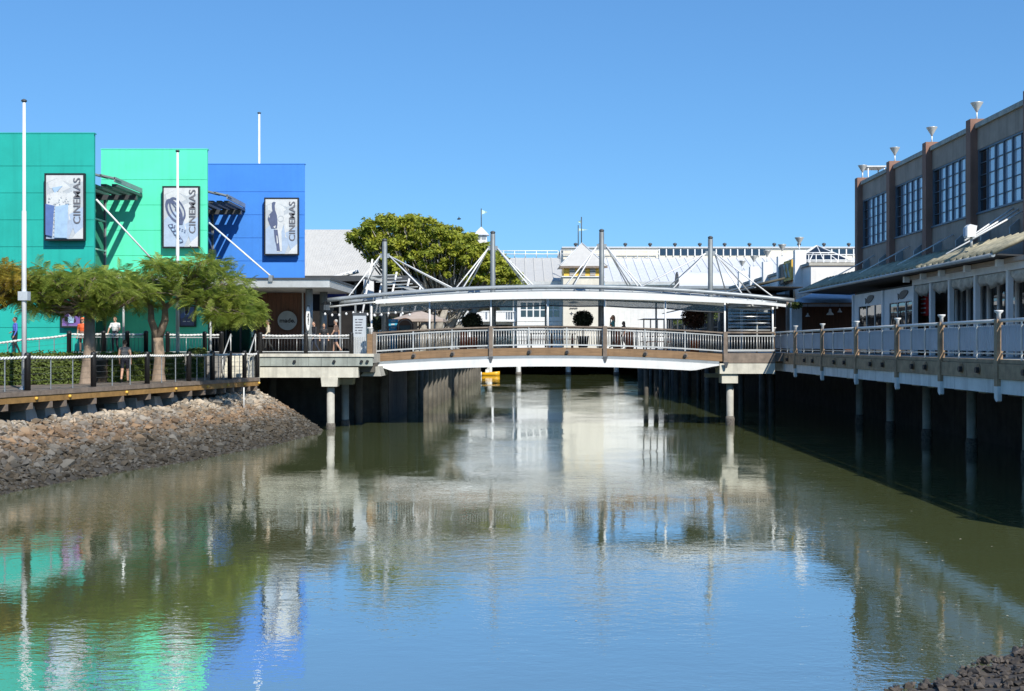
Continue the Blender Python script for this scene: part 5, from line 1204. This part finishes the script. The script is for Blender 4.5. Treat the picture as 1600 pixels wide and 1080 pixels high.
for i in range(2, len(vp) - 1):
    y0, y1 = vp[i + 1] + .1, vp[i] - .1
    d = MB(RT).box(XV + 1.5, XV + 1.56, y0, y1, ZD, 6.4).build('door', M['glass_dark'], vd)
    for k in range(4): y = y0 + (y1 - y0) * k / 3; MB(RT).box(XV + 1.43, XV + 1.49, y - .09, y + .09, ZD, 6.4).build('door_stile', M['veranda_white'] if k % 2 == 0 else M['steel'], d)
    mb = MB(RT); vs = []; n = 14                       # gathered clear blind, sagging between the posts
    for k in range(n + 1):
        t = k / n; y = y0 + (y1 - y0) * t; sag = .28 + .20 * math.sin(math.pi * t) + .05 * math.sin(t * 17 + i)
        vs += [(XV - .02, y, 6.60), (XV - .05 - .05 * math.sin(t * 23), y, 6.60 - sag * .6), (XV + .02 + .06 * math.sin(t * 19 + 1), y, 6.60 - sag), (XV + .05, y, 6.60 - sag * .8)]
    mb.add(vs, [(4*k+j, 4*k+4+j, 4*k+5+j, 4*k+1+j) for k in range(n) for j in range(3)], 0, True); mb.build('gathered_blind', mat('creased_vinyl', (.55, .55, .50), .3, var=.2, nscale=5, transl=.3), vd, recalc=False)
for i in range(len(vp) - 1):
    y = vp[i] if i > 1 else None
    if y: MB(RT).box(XV - .55, XV - .33, y - .35, y - .15, 6.74, 6.98).build('awning_bracket', M['white'], vd)
for px_, lab in ((1358, 'dark fish shaped plaque over the farther restaurant door'), (1410, 'dark fish shaped plaque over the nearer restaurant door')):
    y = Yr(px_, XV); mb = MB(RT); pts = []
    for k in range(20):
        a = 2*math.pi*k/20; pts.append((XV - .06, y + .62 * math.cos(a), 6.32 + .17 * math.sin(a) * (1 + .25*math.cos(a)) - .08 * math.cos(a)))
    mb.extr(pts, (.035, 0, 0)); mb.extr([(XV - .06, y + .5, 6.28), (XV - .06, y + .85, 6.38), (XV - .06, y + .78, 6.1)], (.035, 0, 0)); tag(mb.build('fish_plaque', M['black']), lab, 'plaque', 'fish plaques')
ms_ = thing('menu_board', 'red menu board with white lines hung on the veranda', 'sign', R(XV + .5, Yr(1441, XV + .5), 5)); y = Yr(1441, XV + .5)
MB(RT).box(XV + .45, XV + .5, y - .55, y + .55, Z(494, y), Z(460, y)).build('board', M['red'], ms_)
for k in range(4): MB(RT).box(XV + .43, XV + .447, y - .32 + .05 * (k % 2), y + .32, Z(468 + k * 7, y) - .03, Z(468 + k * 7, y) + .03).build('print_line', M['art_white'], ms_)
MB(RT).tube([(XV + .47, y, Z(460, y)), (XV + .47, y, 6.65)], .02, 6).build('hanger', M['steel'], ms_)

# restaurant corner between footbridge and brown building
rc = thing('restaurant', 'dim restaurant corner under a grey blue canvas roof beyond the wharf', 'restaurant', R(15.5, 74, ZD))
ya = 67.5; mb = MB()
zA, zB_ = Z(473, ya), Z(456, ya + 3)
mb.add([(X(1232, ya), ya, zA), (X(1345, ya), ya, zA), (X(1345, ya + 7), ya + 7, zA), (X(1240, ya + 7), ya + 7, zA), (X(1275, ya + 3), ya + 3, zB_), (X(1345, ya + 3), ya + 3, zB_)], [(0, 1, 5, 4), (0, 4, 3), (4, 5, 2, 3)]); mb.build('canvas_roof', M['canvas_grey'], rc, recalc=False)
MB().box(X(1212, 78), X(1400, 78), 78, 78.2, ZD, 6.6).build('rear_wall', M['wood_wall'], rc)
MB().box(X(1222, 72), X(1400, 72), 72, 78, Z(474, 72), Z(470, 72)).build('ceiling', M['timber'], rc)
MB().box(X(1237, 69), X(1253, 69), 69, 69.5, ZD, Z(470, 69)).build('column', M['white_old'], rc)
MB().box(X(1229, 68), X(1234, 68), 68, 68.2, ZD, Z(468, 68)).build('post', M['timber_grey'], rc)
for px_, py_ in ((1297, 489), (1262, 493), (1312, 486)):
    c = P(px_, py_, 71.5); lp = thing('bell_lamp', {1297: 'largest white bell lamp hanging in the dim restaurant', 1262: 'narrow white bell lamp left in the dim restaurant', 1312: 'small pale bell lamp nearest the white wall in the dim restaurant'}[px_], 'lamp', c, 'bell lamps in the restaurant')
    s_ = {1297: 1, 1262: .6, 1312: .65}[px_]; MB().lathe(c, [(.22 * s_, -.12 * s_), (.20 * s_, -.06 * s_), (.09 * s_, .05 * s_), (.07 * s_, .2 * s_), (.03 * s_, .25 * s_)], 12).build('shade', M['white'], lp); MB().tube([c + Vector((0, 0, .22 * s_)), (c.x, c.y, Z(474, 71.5))], .012, 5).build('cord', M['black'], lp)
hp = thing('hanging_plant', 'hanging green plant by the end of the bridge roof', 'plant', P(1243, 480, 66)); c = P(1243, 477, 66); n = 700
quad_obj('foliage', leaves(np.array(c) + sph(n) * np.random.rand(n, 1) * np.array([.42, .3, .22]), np.random.uniform(.05, .09, n)), M['palm'], hp, None); MB().tube([c, c + Vector((0, 0, .5))], .015, 5).build('cord', M['black'], hp)

# white pillared building beyond
wb = thing('white_building', 'white pillared building with roof terrace beyond the wharf', 'building', R(22, 92, ZD))
wpy = [XB * F / (p - 835) for p in (1239, 1213, 1190, 1170, 1152.6)]
for y in wpy: MB(RT).box(XB, XB + .75, y - .3, y + .3, ZD, 4.1 + (540 - 392) / 404 * XB).build('pillar', M['white'], wb)
ww = MB(RT); ww.box(XB + .5, 40, 79.5, 112, ZD - .02, 9.3); ww.build('wall', M['white'], wb)
MB(RT).box(XB + .35, 40.1, 79.4, 112.1, 9.302, 9.5).build('coping', M['concrete'], wb)
for a, b in zip(wpy[:-1], wpy[1:]): MB(RT).box(XB + .40, XB + .497, a + .7, b - .7, 4.4, 8.2).build('window', M['glass_dark'], wb)
for i, y in enumerate(wpy): uplight('funnel lamp on a white pillar, ' + ['nearest', 'second', 'third', 'fourth', 'farthest'][i] + ' of the row', R(XB + .35, y, 4.1 + (540 - 392) / 404 * XB), .75)
gp = thing('glass_pyramid', 'glass pyramid skylight with white frame on the white building', 'skylight', P(1287, 420, 88)); Yc = 90; hw = X(1330, 88) - X(1287, 88); cx_ = X(1287, 88); zb, za = 9.52, Z(384, 90); zm = zb + .75
cor = [(cx_ - hw, Yc - hw), (cx_ + hw, Yc - hw), (cx_ + hw, Yc + hw), (cx_ - hw, Yc + hw)]
for k in range(4):
    a, b = cor[k], cor[(k + 1) % 4]
    MB().add([(*a, zm), (*b, zm), (cx_, Yc, za)], [(0, 1, 2)]).build('pane', M['glass_dark'], gp, recalc=False); MB().add([(*a, zb), (*b, zb), (*b, zm), (*a, zm)], [(0, 1, 2, 3)]).build('pane', M['glass_dark'], gp, recalc=False)
    MB().tube([(*a, zm), (cx_, Yc, za)], .055, 6).build('hip_bar', M['white'], gp)
    for q in range(5):
        t = q / 4; p = Vector((*a, zm)).lerp(Vector((*b, zm)), t); MB().tube([(p.x, p.y, zb), p], .045, 6).build('frame_bar', M['white'], gp)
        if 0 < q < 4: e = p.lerp(Vector((cx_, Yc, za)), .5 if q == 2 else .48); MB().tube([p, Vector((cx_, Yc, za)) if q == 2 else e], .04, 6).build('frame_bar', M['white'], gp)
    for f in (0, .5): p, q_ = Vector((*a, zm)).lerp(Vector((cx_, Yc, za)), f), Vector((*b, zm)).lerp(Vector((cx_, Yc, za)), f); MB().tube([p, q_], .05, 6).build('frame_bar', M['white'], gp)
    MB().tube([(*a, zb + .38), (*b, zb + .38)], .04, 6).build('frame_bar', M['white'], gp)
tr_ = thing('roof_railing', 'white terrace railing in front of the glass pyramid', 'railing', P(1287, 422, 86)); yy = 85.6
for z in (9.5 + .5, 9.5 + 1.0): MB().tube([(X(1252, yy), yy, z), (X(1345, yy), yy, z)], .03, 6).build('rail', M['white'], tr_)
for k in range(9): x = X(1252 + k * 11.6, yy); MB().tube([(x, yy, 9.4), (x, yy, 10.5)], .03, 6).build('post', M['white'], tr_)
ys = thing('yellow_sign', 'yellow sign panel with pale strokes between white pillars', 'sign', R(XB - .2, 86, 8)); y0, y1 = 83.6, 86.2
MB(RT).box(XB + .1, XB + .2, y0, y1, 8.6, 10.0).build('panel', M['yellow'], ys)
for k, (a, b, c, d) in enumerate(((.2, .15, .5, .85), (.5, .15, .2, .85), (.6, .15, .9, .85), (.9, .15, .6, .85))): MB(RT).beam((XB + .08, y0 + (y1 - y0) * a, 8.6 + 1.4 * b), (XB + .08, y0 + (y1 - y0) * c, 8.6 + 1.4 * d), .03, .16, (1, 0, 0)).build('stroke', M['art_white'], ys)
MB(RT).box(XB + .1, XB + .2, y1 + .1, y1 + 1.6, 8.5, 9.9).build('dark_panel', M['black'], ys)
awning('corrugated_awning', 'dark olive awning on the far side of the footbridge', 79, 112, 14.3, 16.2, 8.0, 8.45, 7.85, mtop='roof_olive')

# ------------------------------------------------------------------ far shopping mall across the end of the canal
YA = 172.0
ml = thing('shopping_mall', 'long white shopping mall with pale metal roofs closing the canal', 'building', (20, YA + 8, ZD))
zE, yR = Z(440, YA), YA + 12; zR = Z(403, yR)
def roof_wing(pa, pb, m):
    xa, xb = X(pa, YA), X(pb, YA)
    mb = MB(); mb.extr([(xa, YA - .6, zE), (xa, yR, zR), (xa, yR, zR - .4), (xa, YA - .6, zE - .3)], (xb - xa, 0, 0)); mb.build('roof', M[m], ml)
    n = int((xb - xa) / 1.3)
    for k in range(n + 1): x = xa + (xb - xa) * k / n; MB().beam((x, YA - .6, zE + .04), (x, yR, zR + .04), .10, .10).build('roof_rib', M[m], ml)
    MB().box(xa, xb, YA - .9, YA - .61, zE - .5, zE - .05).build('gutter', M['steel_pale'], ml)
roof_wing(660, 880, 'roof_grey'); roof_wing(944, 1420, 'roof_white')
MB().box(X(640, YA), X(1420, YA), YA, YA + 40, ZD - .02, zE - .5).build('wall', M['mall_white'], ml)
MB().box(X(880, yR), X(1420, yR), yR + .05, yR + 20, zR - .5, Z(387.5, yR)).build('clerestory', M['cream'], ml)
MB().box(X(878, yR), X(1420, yR), yR - .3, yR + 20.2, Z(387.5, yR), Z(385.8, yR)).build('clerestory_cap', M['roof_white'], ml)
for pa, pb in ((1030, 1197), (1288, 1345)):
    n = max(3, int((pb - pa) / 11))
    for k in range(n):
        a, b = X(pa + (pb - pa) * k / n, yR), X(pa + (pb - pa) * (k + 1) / n, yR)
        w = MB().extr([(a + .12, yR - .03, Z(399, yR)), (b - .12, yR - .03, Z(399, yR)), (b - .12, yR + .0, Z(389.5, yR)), (a + .12, yR + .0, Z(389.5, yR))], (0, .04, 0)).build('skylight_window', M['glass_dark'], ml)
        MB().beam((a, yR - .12, Z(400, yR)), (a + .0, yR - .05, Z(388, yR)), .16, .1).build('frame', M['white'], w)
def top_rail(pa, pb, py0, py1, Y, label):
    r_ = thing('roof_railing', label, 'railing', P((pa + pb) / 2, py1, Y)); n = int((pb - pa) / 16)
    for q in (py0, (py0 + py1) / 2): MB().tube([P(pa, q, Y), P(pb, q, Y)], .07, 6).build('rail', M['white'], r_)
    for k in range(n + 1): MB().tube([P(pa + (pb - pa) * k / n, py1 + 1, Y), P(pa + (pb - pa) * k / n, py0, Y)], .06, 6).build('post', M['white'], r_)
top_rail(770, 872, 392, 402, yR + .5, 'white safety railing along the left mall roof'); top_rail(876, 1030, 391, 403, yR - .8, 'white safety railing along the cream clerestory of the mall')
for k in range(12): x = X(900 + k * 39, yR); MB().lathe((x, yR + 1, Z(386, yR)), [(.16, 0), (.16, .3), (.3, .36), (.3, .6), (.1, .7)], 8).build('roof_vent', M['steel_dark'], ml)
for a_, b_ in ((1084, 1120), (1126, 1168), (1174, 1216), (1222, 1262)): MB().box(X(a_, YA), X(b_, YA), YA - .06, YA - .005, ZD + .1, Z(474, YA)).build('dark_opening', M['glass_dark'], ml)
# balcony on the left, window block in the middle
MB().box(X(690, YA), X(806, YA), YA - .12, YA - .02, Z(487, YA), Z(468, YA)).build('dark_opening', M['glass_dark'], ml)
bl = MB().box(X(690, YA), X(806, YA), YA - 2.2, YA - .13, Z(503, YA), Z(500, YA)).build('balcony', M['white'], ml)
for k in range(30): x = X(692 + k * 3.9, YA); MB().box(x - .05, x + .05, YA - 2.15, YA - 2.05, Z(500, YA), Z(488, YA)).build('baluster', M['white'], bl)
MB().box(X(690, YA), X(806, YA), YA - 2.2, YA - 2.0, Z(488, YA), Z(486.5, YA)).build('top_rail', M['white'], bl)
for px_ in (700, 735, 770, 803): MB().box(X(px_, YA) - .14, X(px_, YA) + .14, YA - 2.0, YA - 1.7, ZD, Z(466, YA)).build('column', M['white'], bl)
MB().box(X(690, YA), X(806, YA), YA - .1, YA - .01, ZD + .1, Z(508, YA)).build('dark_opening', M['glass_dark'], ml)
wk = MB().box(X(808, YA), X(880, YA), YA - 3, YA - .01, ZD, Z(452, YA)).build('window_block', M['white'], ml)
for c in range(6):
    for r_ in range(2):
        px_ = 814 + c * 10.3; py_ = 473 + r_ * 12; MB().box(X(px_, YA - 3), X(px_ + 8, YA - 3), YA - 3.05, YA - 3.003, Z(py_ + 10, YA - 3), Z(py_, YA - 3)).build('pane', M['glass_dark'], wk)
for k in range(7): MB().box(X(808, YA - 3), X(880, YA - 3), YA - 3.04, YA - 3.004, Z(502 + k * 6, YA - 3) - .05, Z(502 + k * 6, YA - 3)).build('weatherboard_joint', M['concrete'], wk)
# cream tower
YT = 165.0
tw = thing('cream_tower', 'cream tower with yellow band and pyramid roof in front of the mall', 'tower', (X(911, YT), YT + 3, ZD)); xa, xb = X(880, YT), X(943, YT)
MB().box(xa, xb, YT, YT + 6.5, ZD, Z(433, YT)).build('wall', M['cream'], tw); MB().box(xa - .2, xb + .2, YT - .2, YT + 6.7, Z(433, YT), Z(431.5, YT)).build('string_course', M['white'], tw)
MB().box(xa + .1, xb - .1, YT + .1, YT + 6.4, Z(431.5, YT), Z(416, YT)).build('yellow_band', M['yellow'], tw)
for px_ in (890, 906, 922): w = MB().box(X(px_ , YT), X(px_ + 8.5, YT), YT + .02, YT + .097, Z(431, YT), Z(418, YT)).build('louvre_window', M['canvas'], tw); [MB().box(X(px_, YT), X(px_ + 8.5, YT), YT - .04, YT + .018, Z(420 + 3 * k, YT) - .06, Z(420 + 3 * k, YT) + .06).build('slat', M['roof_grey'], w) for k in range(4)]
cx_, cy_ = (xa + xb) / 2, YT + 3.25; e = .5; za = Z(380, YT + 3); zb = Z(416, YT)
cor = [(xa - e, YT - e), (xb + e, YT - e), (xb + e, YT + 6.5 + e), (xa - e, YT + 6.5 + e)]
mb = MB(); mb.add([(*c, zb) for c in cor] + [(cx_, cy_, za)], [(0, 1, 4), (1, 2, 4), (2, 3, 4), (3, 0, 4), (3, 2, 1, 0)]); rfo = mb.build('roof', M['roof_grey'], tw)
for k in range(4): MB().tube([(*cor[k], zb + .03), (cx_, cy_, za + .03)], .09, 6).build('hip_rib', M['roof_white'], rfo)
MB().box(cor[0][0], cor[1][0], cor[0][1] - .12, cor[0][1], zb - .3, zb - .01).build('eave_board', M['timber_grey'], rfo)
zt_ = Z(492, YT)
mb = MB(); pts = [(X(888 + 16 * k / 10, YT), YT - .05, Z(473 - 2.2 * math.sin(math.pi * k / 10), YT)) for k in range(11)]
mb.extr(pts + [(X(896, YT), YT - .05, Z(474, YT))], (0, .03, 0)); mb.build('emblem', M['steel_dark'], tw)
for k, (w_, q) in enumerate(((10, 478), (12, 482))):
    mb = MB(); n = 14
    mb.tube([(X(890 + w_ * i / n, YT), YT - .04, Z(q + 1.3 * math.sin(i * 2.2 + k), YT)) for i in range(n + 1)], .06, 5); mb.build('script_line', M['steel_dark'], tw)
mb = MB(); c = P(893, 490, YT - .05); mb.extr([c + Vector((.28 * math.cos(a) * (1 if i % 2 == 0 else .4), 0, .28 * math.sin(a) * (1 if i % 2 == 0 else .4))) for i, a in enumerate([k * PI / 4 for k in range(8)])], (0, .03, 0)); mb.build('emblem', M['steel_dark'], tw)
def pennant(label, px_, py0, py1, Y, flag, left=False):
    root = thing('pennant_pole', label, 'flag', P(px_, py1, Y), 'pennants on the mall roofs'); MB().tube([P(px_, py1, Y), P(px_, py0, Y)], .07, 6).build('pole', M['steel_dark'], root)
    s = -1 if left else 1; f0, f1, L_ = flag
    mb = MB(); a, b, c = P(px_ + s * 1, f0, Y), P(px_ + s * 1, f1, Y), P(px_ + s * L_, (f0 + f1) / 2, Y); m_ = a.lerp(c, .5) + Vector((0, .2, 0)); m2_ = b.lerp(c, .5) + Vector((0, .2, 0))
    mb.extr([a, m_, c, m2_, b], (0, .03, 0)); mb.build('pennant', plain('pale_green_flag', (.50, .68, .58)), root)
pennant('pennant on the tall pole of the cream tower', 908.5, 339, 381, YT + 3.25, (344, 349, 6), True); pennant('pennant on a pole left behind the cream tower', 903.5, 352, 386, YT + 10, (357, 361, 16))
cu_ = thing('cupola', 'small white cupola with pyramid roof above the fig tree', 'tower', P(752, 402, 182)); Yc = 182; c = X(752, Yc); hw = X(761, Yc) - c
MB().add([(c - hw * 1.9, Yc - hw * 1.9, Z(402, Yc)), (c + hw * 1.9, Yc - hw * 1.9, Z(402, Yc)), (c + hw * 1.9, Yc + hw * 1.9, Z(402, Yc)), (c - hw * 1.9, Yc + hw * 1.9, Z(402, Yc)), (c - hw, Yc - hw, Z(376, Yc)), (c + hw, Yc - hw, Z(376, Yc)), (c + hw, Yc + hw, Z(376, Yc)), (c - hw, Yc + hw, Z(376, Yc))], [(0, 1, 5, 4), (1, 2, 6, 5), (2, 3, 7, 6), (3, 0, 4, 7), (4, 5, 6, 7)]).build('skirt_roof', M['roof_grey'], cu_)
MB().box(c - hw, c + hw, Yc - hw, Yc + hw, Z(376, Yc), Z(368, Yc)).build('lantern', M['white'], cu_)
for px_ in (744.5, 753): MB().box(X(px_, Yc), X(px_ + 6.5, Yc), Yc - hw - .05, Yc - hw - .005, Z(375, Yc), Z(369, Yc)).build('louvre', M['steel'], cu_)
MB().add([(c - hw * 1.4, Yc - hw * 1.4, Z(368, Yc)), (c + hw * 1.4, Yc - hw * 1.4, Z(368, Yc)), (c + hw * 1.4, Yc + hw * 1.4, Z(368, Yc)), (c - hw * 1.4, Yc + hw * 1.4, Z(368, Yc)), (c, Yc, Z(354, Yc))], [(0, 1, 4), (1, 2, 4), (2, 3, 4), (3, 0, 4), (3, 2, 1, 0)]).build('roof', M['roof_white'], cu_)
pennant('pennant on top of the white cupola', 752, 326, 355, 182, (328, 335, 10))
pennant('pennant half hidden behind the fig tree', 579, 343, 360, 110, (342, 347, 9), True)
# barrel vault and marquees beyond the bridge
bv = thing('barrel_vault', 'white barrel vaulted roof in front of the mall', 'roof', P(1100, 447, 140)); Yv = 140; n = 14; mb = MB(); xa, xb = X(1057, Yv), X(1147, Yv); r_ = 1.7; zc = Z(448, Yv)
vs = []
for k in range(n + 1): a = PI * k / n; vs += [(xa, Yv - r_ * math.cos(a), zc + r_ * math.sin(a)), (xb, Yv - r_ * math.cos(a), zc + r_ * math.sin(a))]
mb.add(vs, [(2*k, 2*k+1, 2*k+3, 2*k+2) for k in range(n)], 0, True); mb.build('vault', M['roof_white'], bv)
mb = MB(); mb.extr([vs[2*k] for k in range(n + 1)], (.1, 0, 0)); mb.build('end_wall', M['steel_dark'], bv)
MB().box(xa, xb, Yv - r_, Yv + r_, zc - .3, zc - .003).build('eave', M['steel'], bv)
for x in (xa + .3, (xa + xb) / 2, xb - .3): MB().box(x - .15, x + .15, Yv - .15, Yv + .15, ZD, zc - .3).build('column', M['steel_pale'], bv)
tag(MB().box(X(1052, 138), X(1300, 138), 136, 146, 3.2, ZD - .02).build('rear_deck', M['concrete']), kind='structure')
mq = thing('marquee', 'white peaked marquee beyond the right half of the footbridge', 'marquee', P(1040, 505, 100)); Yq = 100; mb = MB(); z0, z1 = Z(499, Yq), Z(484, Yq)
xa, xb = X(1000, Yq), X(1082, Yq); mb.add([(xa, Yq - 3, z0), (xb, Yq - 3, z0), (xb, Yq + 3, z0), (xa, Yq + 3, z0), (xb - .6, Yq, z1), (xb - .8, Yq, z1)], [(0, 1, 4, 5), (1, 2, 4), (2, 3, 5, 4), (3, 0, 5)]); mb.build('roof', M['white'], mq)
for k in range(9): x = xa + (xb - xa) * k / 8; MB().box(x - .05, x + .05, Yq - 2.9, Yq - 2.8, ZD - .6, z0).build('post', M['steel_dark'], mq)
MB().box(xa, xb, Yq - 2.5, Yq + 2.5, ZD - .62, ZD - .3).build('floor', M['timber_grey'], mq)
for k in range(5): MB().lathe((xa + .5 + (xb - xa - 1) * k / 4, Yq, -2), [(.2, 0), (.2, ZD - .62 + 2)], 8).build('pile', M['concrete_dark'], mq)
sd_ = thing('waterside_restaurant', 'dark open sided restaurant beyond the right bay of the footbridge', 'restaurant', R(15.6, 105, ZD))
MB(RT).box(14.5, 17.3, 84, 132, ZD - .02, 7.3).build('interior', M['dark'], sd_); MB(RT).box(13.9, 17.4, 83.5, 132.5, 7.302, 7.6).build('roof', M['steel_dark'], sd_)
for k in range(10): MB(RT).box(14.2, 14.35, 84 + k * 5.2, 84.15 + k * 5.2, ZD, 7.3).build('post', M['steel'], sd_)
for k in range(10): MB(RT).box(14.05, 14.5, 85.5 + k * 4.8, 87.6 + k * 4.8, ZD + .66, ZD + .74).build('table_top', M['redwood'], sd_)
tl_ = thing('trellis', 'dark steel trellis frame beyond the right bay of the footbridge', 'trellis', R(13, 100, ZD))
for k in range(9): y = 86 + k * 3.5; MB(RT).box(12.95, 13.05, y - .06, y + .06, ZD, 6.6).build('post', M['steel_dark'], tl_)
for k in range(5): MB(RT).box(12.97, 13.03, 86, 114, 4.3 + k * .55, 4.36 + k * .55).build('rail', M['steel_dark'], tl_)
n = 1200; quad_obj('creeper', leaves(np.array([R(13.0, 86 + 28 * random.random(), 6.3 + random.gauss(0, .3)) for i in range(n)]), np.random.uniform(.06, .12, n)), M['hedge'], tl_)

# far causeway with piles, shrubs, boats
fb = thing('far_causeway', 'low causeway on white piles at the far end of the canal', 'bridge', (6, 174, 0))
MB().box(-14, 40, 168.5, 172, ZD - .7, ZD - .03).build('deck', M['concrete'], fb)
for px_ in (765, 810, 888, 963, 1040, 1090): MB().lathe((X(px_, 170), 170, -2), [(.36, 0), (.36, 5.1)], 10).build('pile', M['white_old'], fb); MB().lathe((X(px_, 170), 170, 0), [(.37, -.1), (.42, .1), (.4, .4)], 10).build('barnacle_ring', M['barnacle'], fb)
MB().lathe((X(1004, 150), 150, -2), [(.6, 0), (.6, 5.2)], 10).build('pile', M['concrete_dark'], fb)
sh = tag(MB(RT).box(-7.5, 13, 196, 199, 1.5, 2.0).build('far_shrubs', M['palm']), 'low green shrubs on the far canal bank', 'shrubs', kind='stuff')
n = 9000; quad_obj('leaves', leaves(np.array([R(random.uniform(-7.8, 14), random.uniform(190, 197), 0) + Vector((0, 0, random.uniform(.2, 3.0))) for i in range(n)]), np.random.uniform(.2, .45, n)), M['palm'], sh)
def boat(label, px_, py_, L_, m, yaw=0.0):
    Y = CZ * F / (py_ - 540); x = X(px_, Y); root = thing('pedal_boat', label, 'boat', (x, Y, 0), 'small boats under the footbridge'); mb = MB(); secs = []
    for i in range(9):
        t = i / 8; w = .5 * math.sin(math.pi * (.12 + .88 * (1 - t) ** .7)) ** .6 * (1 if t < .95 else .3); secs.append((-L_ / 2 + L_ * t, w, .42 + .18 * t * t))
    vs = []
    for sx_, w, h in secs: vs += [(x + sx_, Y - w, h), (x + sx_, Y - w * .6, -.1), (x + sx_, Y + w * .6, -.1), (x + sx_, Y + w, h)]
    mb.add(vs, [(4*i+k, 4*i+4+k, 4*i+5+k, 4*i+1+k) for i in range(8) for k in range(3)] + [(4*i+3, 4*i+7, 4*i+4, 4*i) for i in range(8)] + [(0, 1, 2, 3), (35, 34, 33, 32)], 0, True); mb.build('hull', M[m], root)
    MB().box(x - L_ * .25, x - L_ * .05, Y - .3, Y + .3, .42, .85).build('seat', M['white'], root); MB().tube([(x - L_ * .3, Y, .4), (x - L_ * .05, Y, 1.35)], .03, 6).build('tiller_pole', M['white'], root)
boat('small yellow boat moored beyond the footbridge', 766, 587, 2.6, 'boatyellow'); boat('small white boat left of the yellow boat', 741, 588, 2.0, 'white')

bi = thing('bird', 'tiny dark bird flying beside the fig tree', 'bird', P(717, 342.5, 90)); c = P(717, 342.5, 90)
MB().tube([c + Vector((-.14, 0, 0)), c + Vector((-.05, 0, .01)), c + Vector((.08, 0, .02)), c + Vector((.16, 0, .03))], [.02, .06, .055, .02], 8).build('body', M['black'], bi)
for s in (-1, 1): MB().extr([c + Vector((-.05, 0, .02)), c + Vector((.07, 0, .03)), c + Vector((.0, s * .1, .2))], (0, .012, 0)).build('wing', M['black'], bi)

# ------------------------------------------------------------------ fig tree
def fig_tree():
    Y0 = 90.0; base = P(668, 549, Y0); base.z = ZD
    root = thing('fig_tree', 'broad spreading fig tree with pale stems behind the left half of the footbridge', 'tree', base); pads = [(565, 372, 24, 15), (590, 358, 20, 20), (615, 350, 28, 14), (645, 358, 38, 18), (680, 368, 40, 18), (712, 376, 34, 18), (738, 396, 32, 18), (765, 412, 28, 16), (790, 432, 20, 16), (600, 385, 32, 20), (640, 390, 42, 20), (680, 400, 42, 20), (720, 415, 40, 18), (640, 415, 40, 18), (755, 436, 32, 12), (800, 444, 16, 10), (775, 425, 26, 14), (745, 392, 26, 14), (806, 452, 10, 8), (760, 405, 24, 12), (572, 388, 12, 12), (610, 405, 20, 16), (660, 345, 20, 8), (640, 342, 4, 4), (733, 355 + 20, 14, 8)]
    V_ = []; lb = MB(); k_ = Y0 / F
    for i in range(7):
        a = base + Vector((random.uniform(-.6, .9), random.uniform(-.5, .5), -.1)); mid = P(640 + i * 18 + random.uniform(-6, 6), 490 - 3 * i, Y0) + Vector((0, random.uniform(-1, 1), 0))
        lb.tube([a, a.lerp(mid, .5) + Vector((.15, 0, .1)), mid], [.42, .30, .2], 8)
    lb.build('trunk', M['bark_pale'], root); lb = MB()
    for (px_, py_, rx, ry) in pads:
        for dy in (-2.6, 0, 2.6):
            if rx < 16 and dy: continue
            c = P(px_ + random.uniform(-6, 6), py_ + abs(dy) * 3, Y0); c.y += dy
            m_ = max(4, int(rx * ry / 36))
            for q in range(int(m_ * 1.25)):                                  # tufts
                d = sph(1)[0]; d[2] = abs(d[2]) * (1 if random.random() < .8 else -1)
                tc = np.array(c) + d * np.array([rx, rx * .9, ry]) * k_ * random.uniform(.6, 1.05)
                n = random.randint(34, 60); dd = sph(n); dd[:, 2] *= .7
                V_.append(leaves(tc + dd * np.random.uniform(.2, 1, (n, 1)) * random.uniform(.30, .50), np.random.uniform(.11, .20, n), dd * .7 + np.array([0, 0, .6]), .5))
                if q % 4 == 0:
                    s0 = P(650 + (px_ - 650) * .45 + 20, 490 - max(0, (470 - py_)) * .12, Y0); lb.tube([s0, s0.lerp(Vector(tc), .5) + Vector((.2, 0, -.25)), Vector(tc)], [.11, .07, .02], 5)
    for i in range(46):                                              # fine pale stems that show below the crown
        a = P(random.uniform(640, 720), random.uniform(485, 505), Y0) + Vector((0, random.uniform(-1.5, 1.5), 0)); b = P(random.uniform(620, 800), random.uniform(425, 455), Y0) + Vector((0, random.uniform(-2, 2), 0))
        lb.tube([a, a.lerp(b, .5) + Vector((0, 0, -.2)), b], [.08, .05, .03], 5)
    lb.build('limb', M['bark_pale'], root); quad_obj('crown', np.concatenate(V_), M['fig'], root, None)
fig_tree()
